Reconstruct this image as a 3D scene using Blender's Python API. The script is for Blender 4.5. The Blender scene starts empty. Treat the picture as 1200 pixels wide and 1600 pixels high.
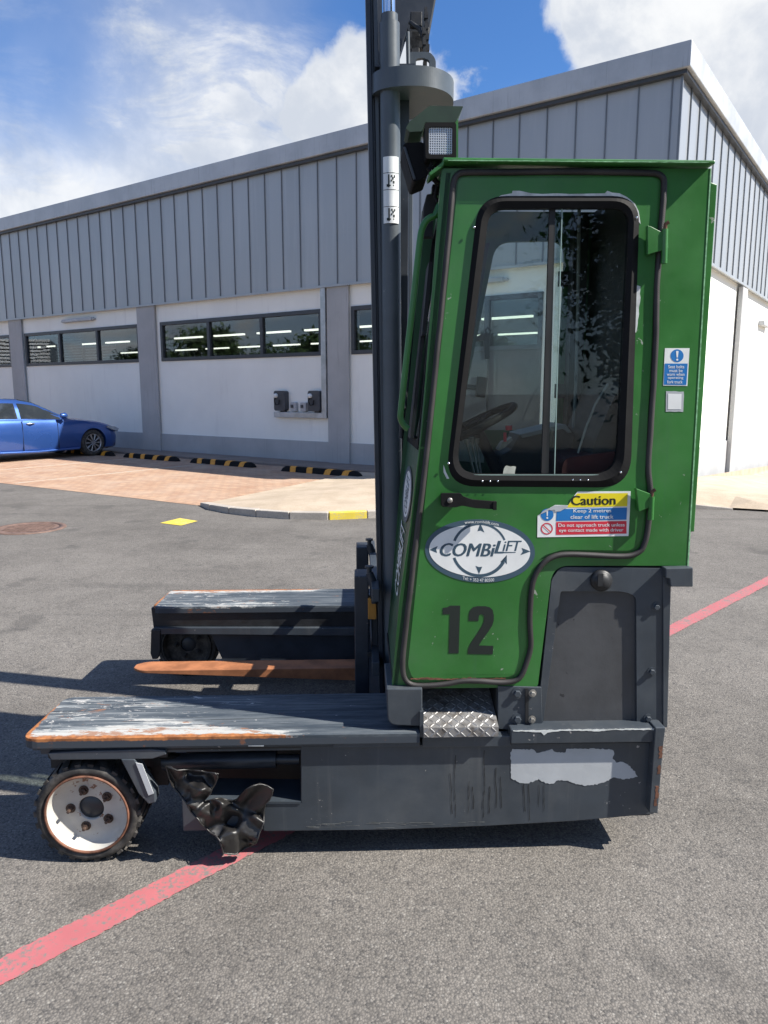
import bpy, bmesh, math, random
from math import sin, cos, atan, atan2, pi, radians, sqrt
from mathutils import Vector, Matrix, noise
from mathutils.geometry import tessellate_polygon, delaunay_2d_cdt
random.seed(7)
S = bpy.context.scene
COL = S.collection

# ------------------------------------------------------------------ camera
FPX = 1150.0; PITCH = atan(188/1150); H = 1.6; PSI = 0.033
cam_d = bpy.data.cameras.new('camera'); cam = bpy.data.objects.new('camera', cam_d); COL.objects.link(cam)
cam_d.sensor_fit = 'HORIZONTAL'; cam_d.sensor_width = 36; cam_d.lens = 36*FPX/1200
cam_d.clip_start = 0.05; cam_d.clip_end = 3000
cam.location = (0, 0, H); cam.rotation_euler = (pi/2-PITCH, 0, 0)
S.camera = cam
S.render.resolution_x = 768; S.render.resolution_y = 1024

# ------------------------------------------------------------------ light
SUN = Vector((1.0, -0.238, 1.0)).normalized()
EL = math.asin(SUN.z); AZ = atan2(SUN.x, SUN.y)
sd = bpy.data.lights.new('sun', 'SUN'); sd.energy = 5.0; sd.angle = radians(0.5); sd.color = (1, .95, .87)
so = bpy.data.objects.new('sun', sd); COL.objects.link(so)
so.rotation_euler = SUN.to_track_quat('Z', 'Y').to_euler()
S.view_settings.view_transform = 'Standard'; S.view_settings.look = 'None'
S.view_settings.gamma = 1; S.view_settings.exposure = 0.92

def ray(px, py):
    a = (px-600)/FPX; b = (800-py)/FPX
    return Vector((a, cos(PITCH)+b*sin(PITCH), -sin(PITCH)+b*cos(PITCH)))

# world: sky texture with clouds laid out by direction
w = bpy.data.worlds.new('World'); S.world = w; w.use_nodes = True
nt = w.node_tree; nt.nodes.clear()
def N(t, ty, **k):
    n = t.nodes.new(ty)
    for a, b in k.items(): setattr(n, a, b)
    return n
def math_(t, op, a, b=None, c=None, clamp=False):
    n = N(t, 'ShaderNodeMath', operation=op, use_clamp=clamp)
    for i, v in enumerate((a, b, c)):
        if v is None: continue
        if isinstance(v, (int, float)): n.inputs[i].default_value = v
        else: t.links.new(v, n.inputs[i])
    return n.outputs[0]
def mixc(t, fac, a, b, mode='MIX'):
    n = N(t, 'ShaderNodeMix', data_type='RGBA', blend_type=mode)
    for i, v in ((0, fac), (6, a), (7, b)):
        if isinstance(v, (int, float)): n.inputs[i].default_value = v
        elif isinstance(v, tuple): n.inputs[i].default_value = (*v, 1)[:4]
        else: t.links.new(v, n.inputs[i])
    return n.outputs[2]
def smooth(t, v, lo, hi, to0=0., to1=1.):
    n = N(t, 'ShaderNodeMapRange', interpolation_type='SMOOTHSTEP')
    t.links.new(v, n.inputs[0])
    n.inputs[1].default_value = lo; n.inputs[2].default_value = hi
    n.inputs[3].default_value = to0; n.inputs[4].default_value = to1
    return n.outputs[0]
sky = N(nt, 'ShaderNodeTexSky', sky_type='NISHITA'); sky.sun_disc = False
sky.sun_elevation = EL; sky.sun_rotation = AZ; sky.air_density = 1.0; sky.dust_density = .6; sky.ozone_density = 2.0
tc = N(nt, 'ShaderNodeTexCoord')
def wnoise(scale, det, rough, loc=(0,0,0), sc=(1,1,1), dist=0):
    mp = N(nt, 'ShaderNodeMapping'); mp.inputs[1].default_value = loc; mp.inputs[3].default_value = sc
    nt.links.new(tc.outputs['Generated'], mp.inputs[0])
    n = N(nt, 'ShaderNodeTexNoise'); n.inputs['Scale'].default_value = scale; n.inputs['Detail'].default_value = det
    n.inputs['Roughness'].default_value = rough; n.inputs['Distortion'].default_value = dist
    nt.links.new(mp.outputs[0], n.inputs['Vector']); return n.outputs['Fac']
def blob(px, py, r0, r1, jit=None):
    d = ray(px, py).normalized()
    v = N(nt, 'ShaderNodeVectorMath', operation='DISTANCE'); nt.links.new(tc.outputs['Generated'], v.inputs[0]); v.inputs[1].default_value = d
    val = v.outputs['Value']
    if jit is not None: val = math_(nt, 'ADD', val, math_(nt, 'MULTIPLY', math_(nt, 'SUBTRACT', jit, .5), .17))
    return smooth(nt, val, r0/FPX, r1/FPX, 1, 0)
puff = wnoise(9, 8, .58, dist=.2)
wisp = wnoise(5.5, 9, .62, loc=(3.1, 1.7, 0), sc=(1, 1, 2.2), dist=.6)
big = wnoise(1.6, 4, .5, loc=(8, 2, 5))
sep = N(nt, 'ShaderNodeSeparateXYZ'); nt.links.new(tc.outputs['Generated'], sep.inputs[0])
# cumulus groups
cum = None
for q in ((520,170,45,85), (600,190,80,112), (668,190,48,74), (566,110,24,56), (960,45,45,80), (1060,60,90,140), (1200,120,170,230), (900,-10,25,60)):
    b = blob(*q, jit=puff); cum = b if cum is None else math_(nt, 'MAXIMUM', cum, b)
# thin high cloud, thicker low down and to the left
left = blob(180, 330, 120, 560)
thin = math_(nt, 'ADD', smooth(nt, wisp, .44, .74), math_(nt, 'MULTIPLY', left, .56))
low = smooth(nt, sep.outputs[2], .42, .12)
thin = math_(nt, 'ADD', thin, math_(nt, 'MULTIPLY', low, .5))
thin = math_(nt, 'MULTIPLY', thin, smooth(nt, math_(nt, 'ADD', big, low), .30, .55))
hole = blob(770, 40, 150, 300)
thin = math_(nt, 'MULTIPLY', thin, math_(nt, 'SUBTRACT', 1, math_(nt, 'MULTIPLY', hole, .92)))
hole2 = blob(0, 20, 60, 230)
thin = math_(nt, 'MULTIPLY', thin, math_(nt, 'SUBTRACT', 1, math_(nt, 'MULTIPLY', hole2, .75)))
thin = math_(nt, 'MINIMUM', thin, .93)
mask = math_(nt, 'MAXIMUM', thin, cum, clamp=True)
shade = mixc(nt, smooth(nt, puff, .35, .65), (5.1, 5.5, 6.2), (7.6, 7.7, 7.8))
skc = mixc(nt, 1.0, sky.outputs[0], (.56, .92, 1.36), 'MULTIPLY')
bg = N(nt, 'ShaderNodeBackground'); bg.inputs[1].default_value = .068
nt.links.new(mixc(nt, mask, skc, shade), bg.inputs[0])
wo = N(nt, 'ShaderNodeOutputWorld'); nt.links.new(bg.outputs[0], wo.inputs[0])

# ------------------------------------------------------------------ materials
MATS = {}
def newmat(name):
    m = bpy.data.materials.new(name); m.use_nodes = True; t = m.node_tree
    b = t.nodes['Principled BSDF']; return m, t, b
def ocoord(t, sc=(1,1,1), rot=0, loc=(0,0,0)):
    c = N(t, 'ShaderNodeTexCoord'); mp = N(t, 'ShaderNodeMapping')
    mp.inputs[3].default_value = sc; mp.inputs[2].default_value = (0,0,rot); mp.inputs[1].default_value = loc
    t.links.new(c.outputs['Object'], mp.inputs[0]); return mp.outputs[0]
def nz(t, vec, scale, det=4, rough=.55, dist=0):
    n = N(t, 'ShaderNodeTexNoise'); n.inputs['Scale'].default_value = scale; n.inputs['Detail'].default_value = det
    n.inputs['Roughness'].default_value = rough; n.inputs['Distortion'].default_value = dist
    t.links.new(vec, n.inputs['Vector']); return n.outputs['Fac']
def bump(t, b, h, strength=.3, dist=.01):
    n = N(t, 'ShaderNodeBump'); n.inputs['Strength'].default_value = strength; n.inputs['Distance'].default_value = dist
    t.links.new(h, n.inputs['Height']); t.links.new(n.outputs[0], b.inputs['Normal'])
def mat(name, c, rough=.5, metal=0, var=.15, scale=6, bmp=0, bscale=60, chips=None, chipamt=.7, spec=.5, streak=None, coat=0):
    if name in MATS: return MATS[name]
    m, t, b = newmat(name); v = ocoord(t)
    n = nz(t, v, scale, 6, .6)
    c2 = tuple(min(1, x*(1+var)) for x in c); c1 = tuple(x*(1-var) for x in c)
    col = mixc(t, smooth(t, n, .3, .7), c1, c2)
    if streak:
        vs = ocoord(t, (30, 30, 1.2)); s = nz(t, vs, 1.0, 4, .6)
        col = mixc(t, smooth(t, s, .56, .8, 0, .6), col, streak)
    if chips:
        n2 = nz(t, v, 38, 5, .65, .4); n3 = nz(t, v, 5, 3, .5)
        f = smooth(t, math_(t, 'ADD', n2, math_(t, 'MULTIPLY', n3, .35)), chipamt+.14, chipamt+.16)
        col = mixc(t, f, col, chips)
    t.links.new(col, b.inputs['Base Color'])
    b.inputs['Metallic'].default_value = metal; b.inputs['Specular IOR Level'].default_value = spec
    r = N(t, 'ShaderNodeMapRange'); t.links.new(n, r.inputs[0]); r.inputs[1].default_value = .3; r.inputs[2].default_value = .7
    r.inputs[3].default_value = max(0, rough-.08); r.inputs[4].default_value = min(1, rough+.1); t.links.new(r.outputs[0], b.inputs['Roughness'])
    if coat: b.inputs['Coat Weight'].default_value = coat; b.inputs['Coat Roughness'].default_value = .05
    if bmp: bump(t, b, nz(t, v, bscale, 4, .6), bmp, .004)
    MATS[name] = m; return m
def glass(name, tint=(.85,.92,.88), refl=1.0):
    m, t, b = newmat(name); t.nodes.remove(b)
    o = t.nodes['Material Output']; lw = N(t, 'ShaderNodeFresnel'); gm = N(t, 'ShaderNodeNewGeometry'); t.links.new(math_(t, 'SUBTRACT', 1.5, math_(t, 'MULTIPLY', gm.outputs['Backfacing'], 1.5-1/1.5)), lw.inputs[0])
    tr = N(t, 'ShaderNodeBsdfTransparent'); tr.inputs[0].default_value = (*tint, 1)
    gl = N(t, 'ShaderNodeBsdfGlossy'); gl.inputs['Roughness'].default_value = 0.0; gl.inputs[0].default_value = (.95,.97,1,1)
    mx = N(t, 'ShaderNodeMixShader'); t.links.new(math_(t, 'MULTIPLY', lw.outputs[0], refl, clamp=True), mx.inputs[0])
    t.links.new(tr.outputs[0], mx.inputs[1]); t.links.new(gl.outputs[0], mx.inputs[2]); t.links.new(mx.outputs[0], o.inputs[0])
    return m
def emit(name, c, s):
    m, t, b = newmat(name); b.inputs['Base Color'].default_value = (*c, 1)
    b.inputs['Emission Color'].default_value = (*c, 1); b.inputs['Emission Strength'].default_value = s; return m

def asphalt(name, dark=1.0):
    m, t, b = newmat(name); v = ocoord(t)
    vo = N(t, 'ShaderNodeTexVoronoi'); vo.inputs['Scale'].default_value = 135; t.links.new(v, vo.inputs['Vector'])
    vo2 = N(t, 'ShaderNodeTexVoronoi'); vo2.inputs['Scale'].default_value = 230; t.links.new(v, vo2.inputs['Vector'])
    sx = N(t, 'ShaderNodeSeparateColor'); t.links.new(vo.outputs['Color'], sx.inputs[0])
    sx2 = N(t, 'ShaderNodeSeparateColor'); t.links.new(vo2.outputs['Color'], sx2.inputs[0])
    stone = mixc(t, smooth(t, sx.outputs[0], .02, .34), (.098,.092,.086), (.186,.170,.151))
    white = smooth(t, sx.outputs[1], .93, .97); stone = mixc(t, math_(t, 'MULTIPLY', white, .3), stone, (.42,.40,.36))
    fine = mixc(t, sx2.outputs[0], (.84,.84,.84), (1.14,1.14,1.14)); stone = mixc(t, 1.0, stone, fine, 'MULTIPLY')
    edge = smooth(t, vo.outputs['Distance'], .25, .75); stone = mixc(t, math_(t, 'MULTIPLY', edge, .45), stone, (.07,.067,.063))
    n = nz(t, v, .55, 5, .55); n2 = nz(t, v, 3.2, 5, .6); n3 = nz(t, v, 14, 4, .6)
    g = math_(t, 'ADD', math_(t, 'MULTIPLY', n, .7), math_(t, 'ADD', math_(t, 'MULTIPLY', n2, .35), math_(t, 'MULTIPLY', n3, .3)))
    mul = N(t, 'ShaderNodeMapRange'); t.links.new(g, mul.inputs[0]); mul.inputs[1].default_value = .45; mul.inputs[2].default_value = .9
    mul.inputs[3].default_value = .64*dark; mul.inputs[4].default_value = 1.30*dark
    cc = N(t, 'ShaderNodeCombineColor')
    for i in range(3): t.links.new(mul.outputs[0], cc.inputs[i])
    col = mixc(t, 1.0, stone, cc.outputs[0], 'MULTIPLY')
    rub = math_(t, 'MULTIPLY', smooth(t, nz(t, v, 2.1, 7, .72), .56, .70), smooth(t, n3, .42, .62)); col = mixc(t, math_(t, 'MULTIPLY', rub, .55), col, (.055,.053,.052))
    # cracks
    vc = ocoord(t, (1,1,1)); wv = N(t, 'ShaderNodeTexVoronoi', feature='DISTANCE_TO_EDGE'); wv.inputs['Scale'].default_value = 1.1
    nd = N(t, 'ShaderNodeTexNoise'); nd.inputs['Scale'].default_value = 9; nd.inputs['Detail'].default_value = 6; t.links.new(vc, nd.inputs['Vector'])
    va = N(t, 'ShaderNodeVectorMath', operation='MULTIPLY_ADD'); t.links.new(nd.outputs['Color'], va.inputs[0]); va.inputs[1].default_value = (.35,.35,.35); t.links.new(vc, va.inputs[2])
    t.links.new(va.outputs[0], wv.inputs['Vector'])
    crack = smooth(t, wv.outputs['Distance'], .0, .012, 1, 0)
    crack = math_(t, 'MULTIPLY', crack, smooth(t, n2, .52, .66)); crack = math_(t, 'MULTIPLY', crack, .55)
    col = mixc(t, crack, col, (.04,.04,.042))
    tm = nz(t, ocoord(t, (.25, 3.2, 1), rot=.75), 1, 5, .6); col = mixc(t, math_(t, 'MULTIPLY', smooth(t, tm, .57, .72), .28), col, (.06,.057,.054))
    oil = smooth(t, nz(t, v, 1.7, 3, .5), .62, .70); col = mixc(t, math_(t, 'MULTIPLY', oil, .35), col, (.05,.048,.046))
    t.links.new(col, b.inputs['Base Color']); b.inputs['Roughness'].default_value = .88; b.inputs['Specular IOR Level'].default_value = .3
    hgt = math_(t, 'SUBTRACT', math_(t, 'MULTIPLY', sx.outputs[2], .6), vo.outputs['Distance'])
    bump(t, b, hgt, .6, .0035); return m

M = {}
M['asphalt'] = asphalt('asphalt')
def pavers():
    m, t, b = newmat('brick_pavers'); v = ocoord(t, (1,1,1), rot=0.0)
    br = N(t, 'ShaderNodeTexBrick'); br.inputs['Scale'].default_value = 1; br.inputs['Brick Width'].default_value = .21; br.inputs['Row Height'].default_value = .105
    br.inputs['Mortar Size'].default_value = .006; br.inputs['Color1'].default_value = (.37,.215,.135,1); br.inputs['Color2'].default_value = (.47,.30,.19,1); br.inputs['Mortar'].default_value = (.15,.11,.085,1)
    br.inputs['Bias'].default_value = 0; br.inputs['Mortar Smooth'].default_value = .3
    t.links.new(v, br.inputs['Vector']); n = nz(t, v, 1.3, 5, .6); n2 = nz(t, v, 25, 4)
    col = mixc(t, smooth(t, n, .35, .75, 0, .45), br.outputs['Color'], (.50,.40,.31)); col = mixc(t, smooth(t, n2, .4, .8, 0, .35), col, (.24,.17,.13))
    t.links.new(col, b.inputs['Base Color']); b.inputs['Roughness'].default_value = .85
    bump(t, b, br.outputs['Fac'], -.4, .006); return m
M['pavers'] = pavers()
def concrete(name, c1, c2, bs=60):
    m, t, b = newmat(name); v = ocoord(t)
    n = nz(t, v, 2.2, 8, .65); n2 = nz(t, v, bs, 4, .6)
    col = mixc(t, smooth(t, n, .3, .7), c1, c2); col = mixc(t, smooth(t, n2, .35, .75, 0, .4), col, tuple(x*.5 for x in c1))
    t.links.new(col, b.inputs['Base Color']); b.inputs['Roughness'].default_value = .9; bump(t, b, n2, .5, .004); return m
M['pave'] = concrete('pale_gravel_concrete', (.40,.32,.23), (.52,.425,.32))
M['kerb'] = concrete('kerb_concrete', (.38,.34,.29), (.50,.45,.39))
M['walk'] = concrete('dark_walk', (.20,.165,.14), (.27,.22,.19))
def paint_line(name, c, wear=(.2,.19,.19), thr=.58):
    m, t, b = newmat(name); v = ocoord(t)
    n = nz(t, v, 60, 6, .7); n2 = nz(t, v, 5, 4, .6)
    f = smooth(t, math_(t, 'ADD', math_(t, 'MULTIPLY', n, .75), math_(t, 'MULTIPLY', n2, .35)), thr, thr+.12)
    col = mixc(t, smooth(t, n2, .3, .7), tuple(x*.85 for x in c), c); col = mixc(t, f, col, wear)
    t.links.new(col, b.inputs['Base Color']); b.inputs['Roughness'].default_value = .8
    vo = N(t, 'ShaderNodeTexVoronoi'); vo.inputs['Scale'].default_value = 105; t.links.new(v, vo.inputs['Vector'])
    bump(t, b, vo.outputs['Distance'], -.6, .004); return m
M['redline'] = paint_line('red_road_paint', (.43,.125,.135), (.17,.15,.14), .535)
M['yellowpaint'] = paint_line('yellow_road_paint', (.70,.54,.06), (.42,.36,.24), .56)
M['bayline'] = paint_line('faded_bay_paint', (.46,.42,.34), (.45,.30,.21), .50)

def render_wall():
    m, t, b = newmat('white_render'); v = ocoord(t)
    n = nz(t, v, .7, 6, .6); vs = ocoord(t, (3, 3, .35)); s = nz(t, vs, 1.2, 5, .6)
    col = mixc(t, smooth(t, n, .3, .75), (.88,.885,.835), (.81,.815,.77)); col = mixc(t, smooth(t, s, .55, .8, 0, .4), col, (.60,.59,.57))
    t.links.new(col, b.inputs['Base Color']); b.inputs['Roughness'].default_value = .9; bump(t, b, nz(t, v, 45, 4), .35, .006); return m
M['render'] = render_wall()
M['plinth'] = mat('grey_masonry_paint', (.40,.405,.405), .85, var=.08, scale=1.2, bmp=.3, bscale=50, streak=(.25,.25,.25))
def clad():
    m, t, b = newmat('zinc_cladding'); v = ocoord(t)
    n = nz(t, v, .35, 4, .5); vs = ocoord(t, (9, 9, .5)); s = nz(t, vs, 1.4, 5, .6)
    sx = N(t, 'ShaderNodeSeparateXYZ'); t.links.new(v, sx.inputs[0])
    pan = math_(t, 'FLOOR', math_(t, 'DIVIDE', math_(t, 'ADD', sx.outputs[0], sx.outputs[1]), .51)); wn = N(t, 'ShaderNodeTexWhiteNoise', noise_dimensions='1D'); t.links.new(pan, wn.inputs['W'])
    col = mixc(t, smooth(t, n, .3, .7), (.36,.38,.395), (.41,.425,.435)); col = mixc(t, math_(t, 'MULTIPLY', wn.outputs['Value'], .45), col, (.31,.33,.345)); col = mixc(t, smooth(t, s, .5, .85, 0, .45), col, (.47,.48,.485))
    t.links.new(col, b.inputs['Base Color']); b.inputs['Roughness'].default_value = .42; b.inputs['Metallic'].default_value = .35; bump(t, b, nz(t, v, 1.1, 3), .25, .03); return m
M['clad'] = clad()
M['seam'] = mat('cladding_seam', (.19,.205,.22), .4, .4, var=.08)
M['fascia'] = mat('fascia_metal', (.47,.485,.495), .5, .25, var=.12, scale=1.5, streak=(.17,.175,.17))
M['winframe'] = mat('dark_window_frame', (.045,.05,.058), .4, .0)
M['winglass'] = glass('window_glass', (.66,.70,.70), 1.5)
M['dim'] = mat('shop_interior', (.10,.105,.10), .8)
M['strip'] = emit('strip_light', (1, .95, .84), 1.5)
M['grille'] = mat('louvre_metal', (.45,.46,.47), .5)
M['plastic_grey'] = mat('light_grey_plastic', (.42,.43,.44), .45)
M['charger'] = mat('dark_grey_plastic', (.055,.06,.07), .4)
M['galv'] = mat('galvanised_steel', (.45,.47,.48), .4, .6)
# truck
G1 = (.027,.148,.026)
M['green'] = mat('green_paint', G1, .36, var=.16, scale=3.5, chips=(.30,.33,.28), chipamt=.745, coat=.1, streak=(.035,.13,.045))
def weather(m, dust, amt, wav):      # dust settled in patches, light scuffs and a slightly uneven sheet
    t = m.node_tree; b = t.nodes['Principled BSDF']; src = b.inputs['Base Color'].links[0].from_socket; v = ocoord(t)
    d = smooth(t, nz(t, v, 2.3, 8, .68), .42, .75, 0, amt); c = mixc(t, d, src, dust)
    sc = nz(t, ocoord(t, (60, 9, 7), rot=.5), 1, 5, .7, .6); c = mixc(t, smooth(t, sc, .70, .73, 0, .45), c, tuple(x*1.6 for x in dust))
    t.links.new(c, b.inputs['Base Color'])
    bump(t, b, math_(t, 'ADD', nz(t, v, 2.6, 2, .5), math_(t, 'MULTIPLY', nz(t, v, 130, 3), .012)), wav, .02)
weather(M['green'], (.10,.17,.10), .30, .22)
M['green_shaded'] = mat('green_paint_shaded', (.016,.070,.030), .5, var=.2, scale=5, chips=(.30,.33,.28), chipamt=.74)  # darker copy of the cab green: front panel's shade put into the colour
SL = (.040,.050,.062)
M['slate'] = mat('slate_paint', SL, .42, var=.16, scale=4, chips=(.36,.34,.32), chipamt=.74, bmp=.08, bscale=40, streak=(.085,.09,.095))
weather(M['slate'], (.13,.135,.135), .38, .14)
M['slate_mid'] = mat('slate_panel', (.058,.060,.064), .5, var=.14, scale=6, chips=(.022,.022,.025), chipamt=.71, bmp=.15, bscale=30)
M['mast'] = mat('mast_paint', (.075,.090,.103), .42, var=.14, scale=5, chips=(.32,.31,.28), chipamt=.76, bmp=.05)
M['rail'] = mat('mast_rail', (.030,.036,.046), .38, var=.2, scale=8, chips=(.16,.13,.11), chipamt=.76)
M['black'] = mat('greasy_black_steel', (.014,.015,.017), .5, var=.3, scale=12, bmp=.2)
M['int'] = mat('cab_trim_black', (.012,.013,.014), .6, var=.3, scale=10)
M['rubber'] = mat('black_rubber', (.009,.009,.0095), .7, spec=.16, var=.25, scale=14, bmp=.15, bscale=50)
def corr(name, c, k):
    m, t, b = newmat(name); v = ocoord(t); b.inputs['Base Color'].default_value = (*c, 1); b.inputs['Roughness'].default_value = .6
    n = nz(t, v, 9, 4); t.links.new(mixc(t, smooth(t, n, .35, .7), c, tuple(x*1.9 for x in c)), b.inputs['Base Color'])
    wv = N(t, 'ShaderNodeTexWave', bands_direction='DIAGONAL'); wv.inputs['Scale'].default_value = k; t.links.new(v, wv.inputs['Vector']); bump(t, b, wv.outputs['Fac'], .25, .002); return m
M['gasket'] = corr('ribbed_gasket', (.020,.018,.018), 95)
def tyre():
    m, t, b = newmat('tyre_rubber'); v = ocoord(t); n = nz(t, v, 22, 5, .6)
    t.links.new(mixc(t, smooth(t, n, .4, .7), (.022,.021,.020), (.085,.078,.070)), b.inputs['Base Color']); b.inputs['Roughness'].default_value = .75; bump(t, b, n, .4, .004); return m
M['tyre'] = tyre()
def worn(name, yedge, xtip):
    m, t, b = newmat(name); v = ocoord(t); sx = N(t, 'ShaderNodeSeparateXYZ'); t.links.new(v, sx.inputs[0])
    X, Y, Z = sx.outputs
    wob = nz(t, v, 30, 5, .65)
    s0 = nz(t, ocoord(t, (2.5, 26, 8), loc=(1,7,2)), 1, 7, .75, .2)
    base = mixc(t, smooth(t, s0, .35, .65), (.036,.048,.062), (.115,.13,.142))
    s1 = nz(t, ocoord(t, (2.5, 75, 8)), 1, 6, .72, .2); s2 = nz(t, ocoord(t, (6, 30, 8), rot=.03), 1, 8, .78, .4)
    dens = smooth(t, X, -.05, -1.0, -.02, .085)  # thins the wear toward the cab, putting the deck's shade into its colour
    de = math_(t, 'ABSOLUTE', math_(t, 'SUBTRACT', Y, yedge)); dx = math_(t, 'SUBTRACT', X, xtip)
    band = math_(t, 'MULTIPLY', smooth(t, de, .03, .085, 1, 0), smooth(t, X, -.05, -.40))
    patch = smooth(t, nz(t, ocoord(t, (2.2, 7, 3), loc=(0,4,0)), 1, 3, .5), .50, .68, 0, .13)
    d2 = math_(t, 'ADD', math_(t, 'ADD', dens, math_(t, 'MULTIPLY', band, .22)), math_(t, 'MULTIPLY', patch, smooth(t, X, -.1, -.6)))
    f1 = smooth(t, math_(t, 'ADD', s1, d2), .63, .66); f2 = smooth(t, math_(t, 'ADD', s2, d2), .665, .69)
    c = mixc(t, math_(t, 'MULTIPLY', f1, .55), base, (.34,.36,.36)); c = mixc(t, math_(t, 'MULTIPLY', f2, .88), c, (.44,.435,.41))
    s3 = nz(t, ocoord(t, (9, 30, 9), loc=(3,3,3)), 1, 7, .75, .4); c = mixc(t, math_(t, 'MULTIPLY', smooth(t, math_(t, 'ADD', s3, math_(t, 'MULTIPLY', d2, .4)), .655, .68), .8), c, (.27,.12,.055))
    s5 = nz(t, ocoord(t, (16, 42, 9), loc=(2,9,3), rot=-.04), 1, 5, .7, .6); c = mixc(t, smooth(t, math_(t, 'ADD', s5, math_(t, 'MULTIPLY', dens, .8)), .67, .685), c, (.42,.41,.39))
    s4 = nz(t, ocoord(t, (1.3, 60, 9), loc=(5,1,3)), 1, 6, .75, .2); c = mixc(t, math_(t, 'MULTIPLY', smooth(t, s4, .57, .60), .75), c, (.028,.034,.04))
    dd = math_(t, 'MINIMUM', dx, de)
    dd = math_(t, 'ADD', dd, math_(t, 'MULTIPLY', math_(t, 'SUBTRACT', wob, .5), -.03)); dd = math_(t, 'ADD', dd, smooth(t, X, -.42, .05, 0, .05))
    r = smooth(t, dd, .016, .022, 1, 0)
    rust = mixc(t, smooth(t, wob, .35, .65), (.20,.075,.028), (.42,.17,.06)); c = mixc(t, r, c, rust)
    side = smooth(t, math_(t, 'ADD', Z, math_(t, 'MULTIPLY', wob, .012)), .465-.012+.006, .465-.008+.006, 1, 0)
    c = mixc(t, side, c, mixc(t, smooth(t, nz(t, v, 9, 6, .7), .58, .64), (.045,.055,.068), (.16,.075,.045)))
    t.links.new(c, b.inputs['Base Color']); b.inputs['Roughness'].default_value = .66; b.inputs['Specular IOR Level'].default_value = .35; bump(t, b, s1, .25, .002); return m
M['rust'] = mat('rusty_steel', (.15,.065,.038), .7, var=.45, scale=25, bmp=.4, bscale=60)
M['forkrust'] = mat('rusted_fork', (.33,.13,.055), .62, var=.3, scale=9, bmp=.2, streak=None)
M['nut'] = mat('dirty_rust_nut', (.085,.055,.042), .6, .3, var=.4, scale=60, bmp=.3)
M['hooddark'] = mat('shaded_green_hood', (.010,.034,.018), .6, var=.3, scale=8)  # green darkened so the hood's shade is in the colour
M['rimwhite'] = mat('chipped_white_rim', (.47,.455,.41), .5, var=.12, scale=9, chips=(.20,.10,.06), chipamt=.655, bmp=.2)
def chq():
    m, t, b = newmat('chequer_plate'); b.inputs['Metallic'].default_value = .55; b.inputs['Roughness'].default_value = .45
    v = ocoord(t); n = nz(t, v, 30, 5); t.links.new(mixc(t, smooth(t, n, .4, .7), (.33,.325,.32), (.17,.155,.14)), b.inputs['Base Color']); return m
M['chequer'] = chq()
M['chrome'] = mat('polished_rod', (.75,.76,.78), .12, 1.0, var=.05)
M['steel'] = mat('dull_steel', (.26,.25,.23), .45, .6, var=.3, scale=30)
M['white'] = mat('sticker_white', (.76,.77,.75), .45, var=.05, scale=12)
M['greyst'] = mat('old_sticker_grey', (.42,.44,.455), .5, var=.08, scale=4, bmp=.15, bscale=25)
M['filler'] = mat('bare_primer', (.58,.60,.58), .6, var=.25, scale=20)
M['ink'] = mat('sticker_slate', (.045,.085,.12), .45, var=.05)
M['num'] = mat('number_black', (.006,.012,.009), .7, var=.12)
M['syel'] = mat('sticker_yellow', (.80,.66,.02), .4, var=.05)
M['sblu'] = mat('sticker_blue', (.015,.17,.47), .4, var=.05)
M['sred'] = mat('sticker_red', (.62,.03,.055), .4, var=.05)
M['cabglass'] = glass('cab_glass', (.90,.945,.925), .62)
M['lens'] = None
def lens():
    m, t, b = newmat('lamp_lens'); v = ocoord(t); b.inputs['Roughness'].default_value = .15
    sx = N(t, 'ShaderNodeSeparateXYZ'); t.links.new(v, sx.inputs[0])
    a = math_(t, 'SINE', math_(t, 'MULTIPLY', sx.outputs[0], 900)); c = math_(t, 'SINE', math_(t, 'MULTIPLY', sx.outputs[2], 900))
    g = math_(t, 'MAXIMUM', a, c); t.links.new(mixc(t, smooth(t, g, .3, .9), (.20,.21,.23), (.62,.64,.66)), b.inputs['Base Color']); b.inputs['Metallic'].default_value = .4
    bump(t, b, g, .5, .002); return m
M['lens'] = lens()
M['bag'] = mat('black_vinyl', (.016,.015,.0145), .44, var=.3, scale=8, bmp=.1, bscale=40, spec=.7)
M['seatred'] = mat('red_seat_cloth', (.045,.005,.005), .8, var=.2)
M['grey_int'] = mat('grey_interior', (.16,.17,.165), .5)
M['paper'] = mat('old_paper', (.45,.47,.40), .8, var=.2, scale=20)
M['carblue'] = mat('blue_metallic_paint', (.032,.095,.33), .3, .5, var=.0, scale=.5, coat=1.0)
M['carglass'] = mat('dark_car_glass', (.02,.025,.03), .06, 0, var=.05, spec=.9)
M['alloy'] = mat('alloy_wheel', (.42,.42,.43), .3, .8)
M['headlamp'] = mat('headlamp_glass', (.35,.38,.42), .1, .3)
M['bark'] = mat('bark', (.10,.075,.05), .9, var=.3, bmp=.5, bscale=15)
def leafm():
    m, t, b = newmat('leaves'); v = ocoord(t); n = nz(t, v, 2.5, 5)
    t.links.new(mixc(t, smooth(t, n, .3, .7), (.018,.045,.012), (.055,.10,.022)), b.inputs['Base Color']); b.inputs['Roughness'].default_value = .6; return m
M['leaf'] = leafm()

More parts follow.
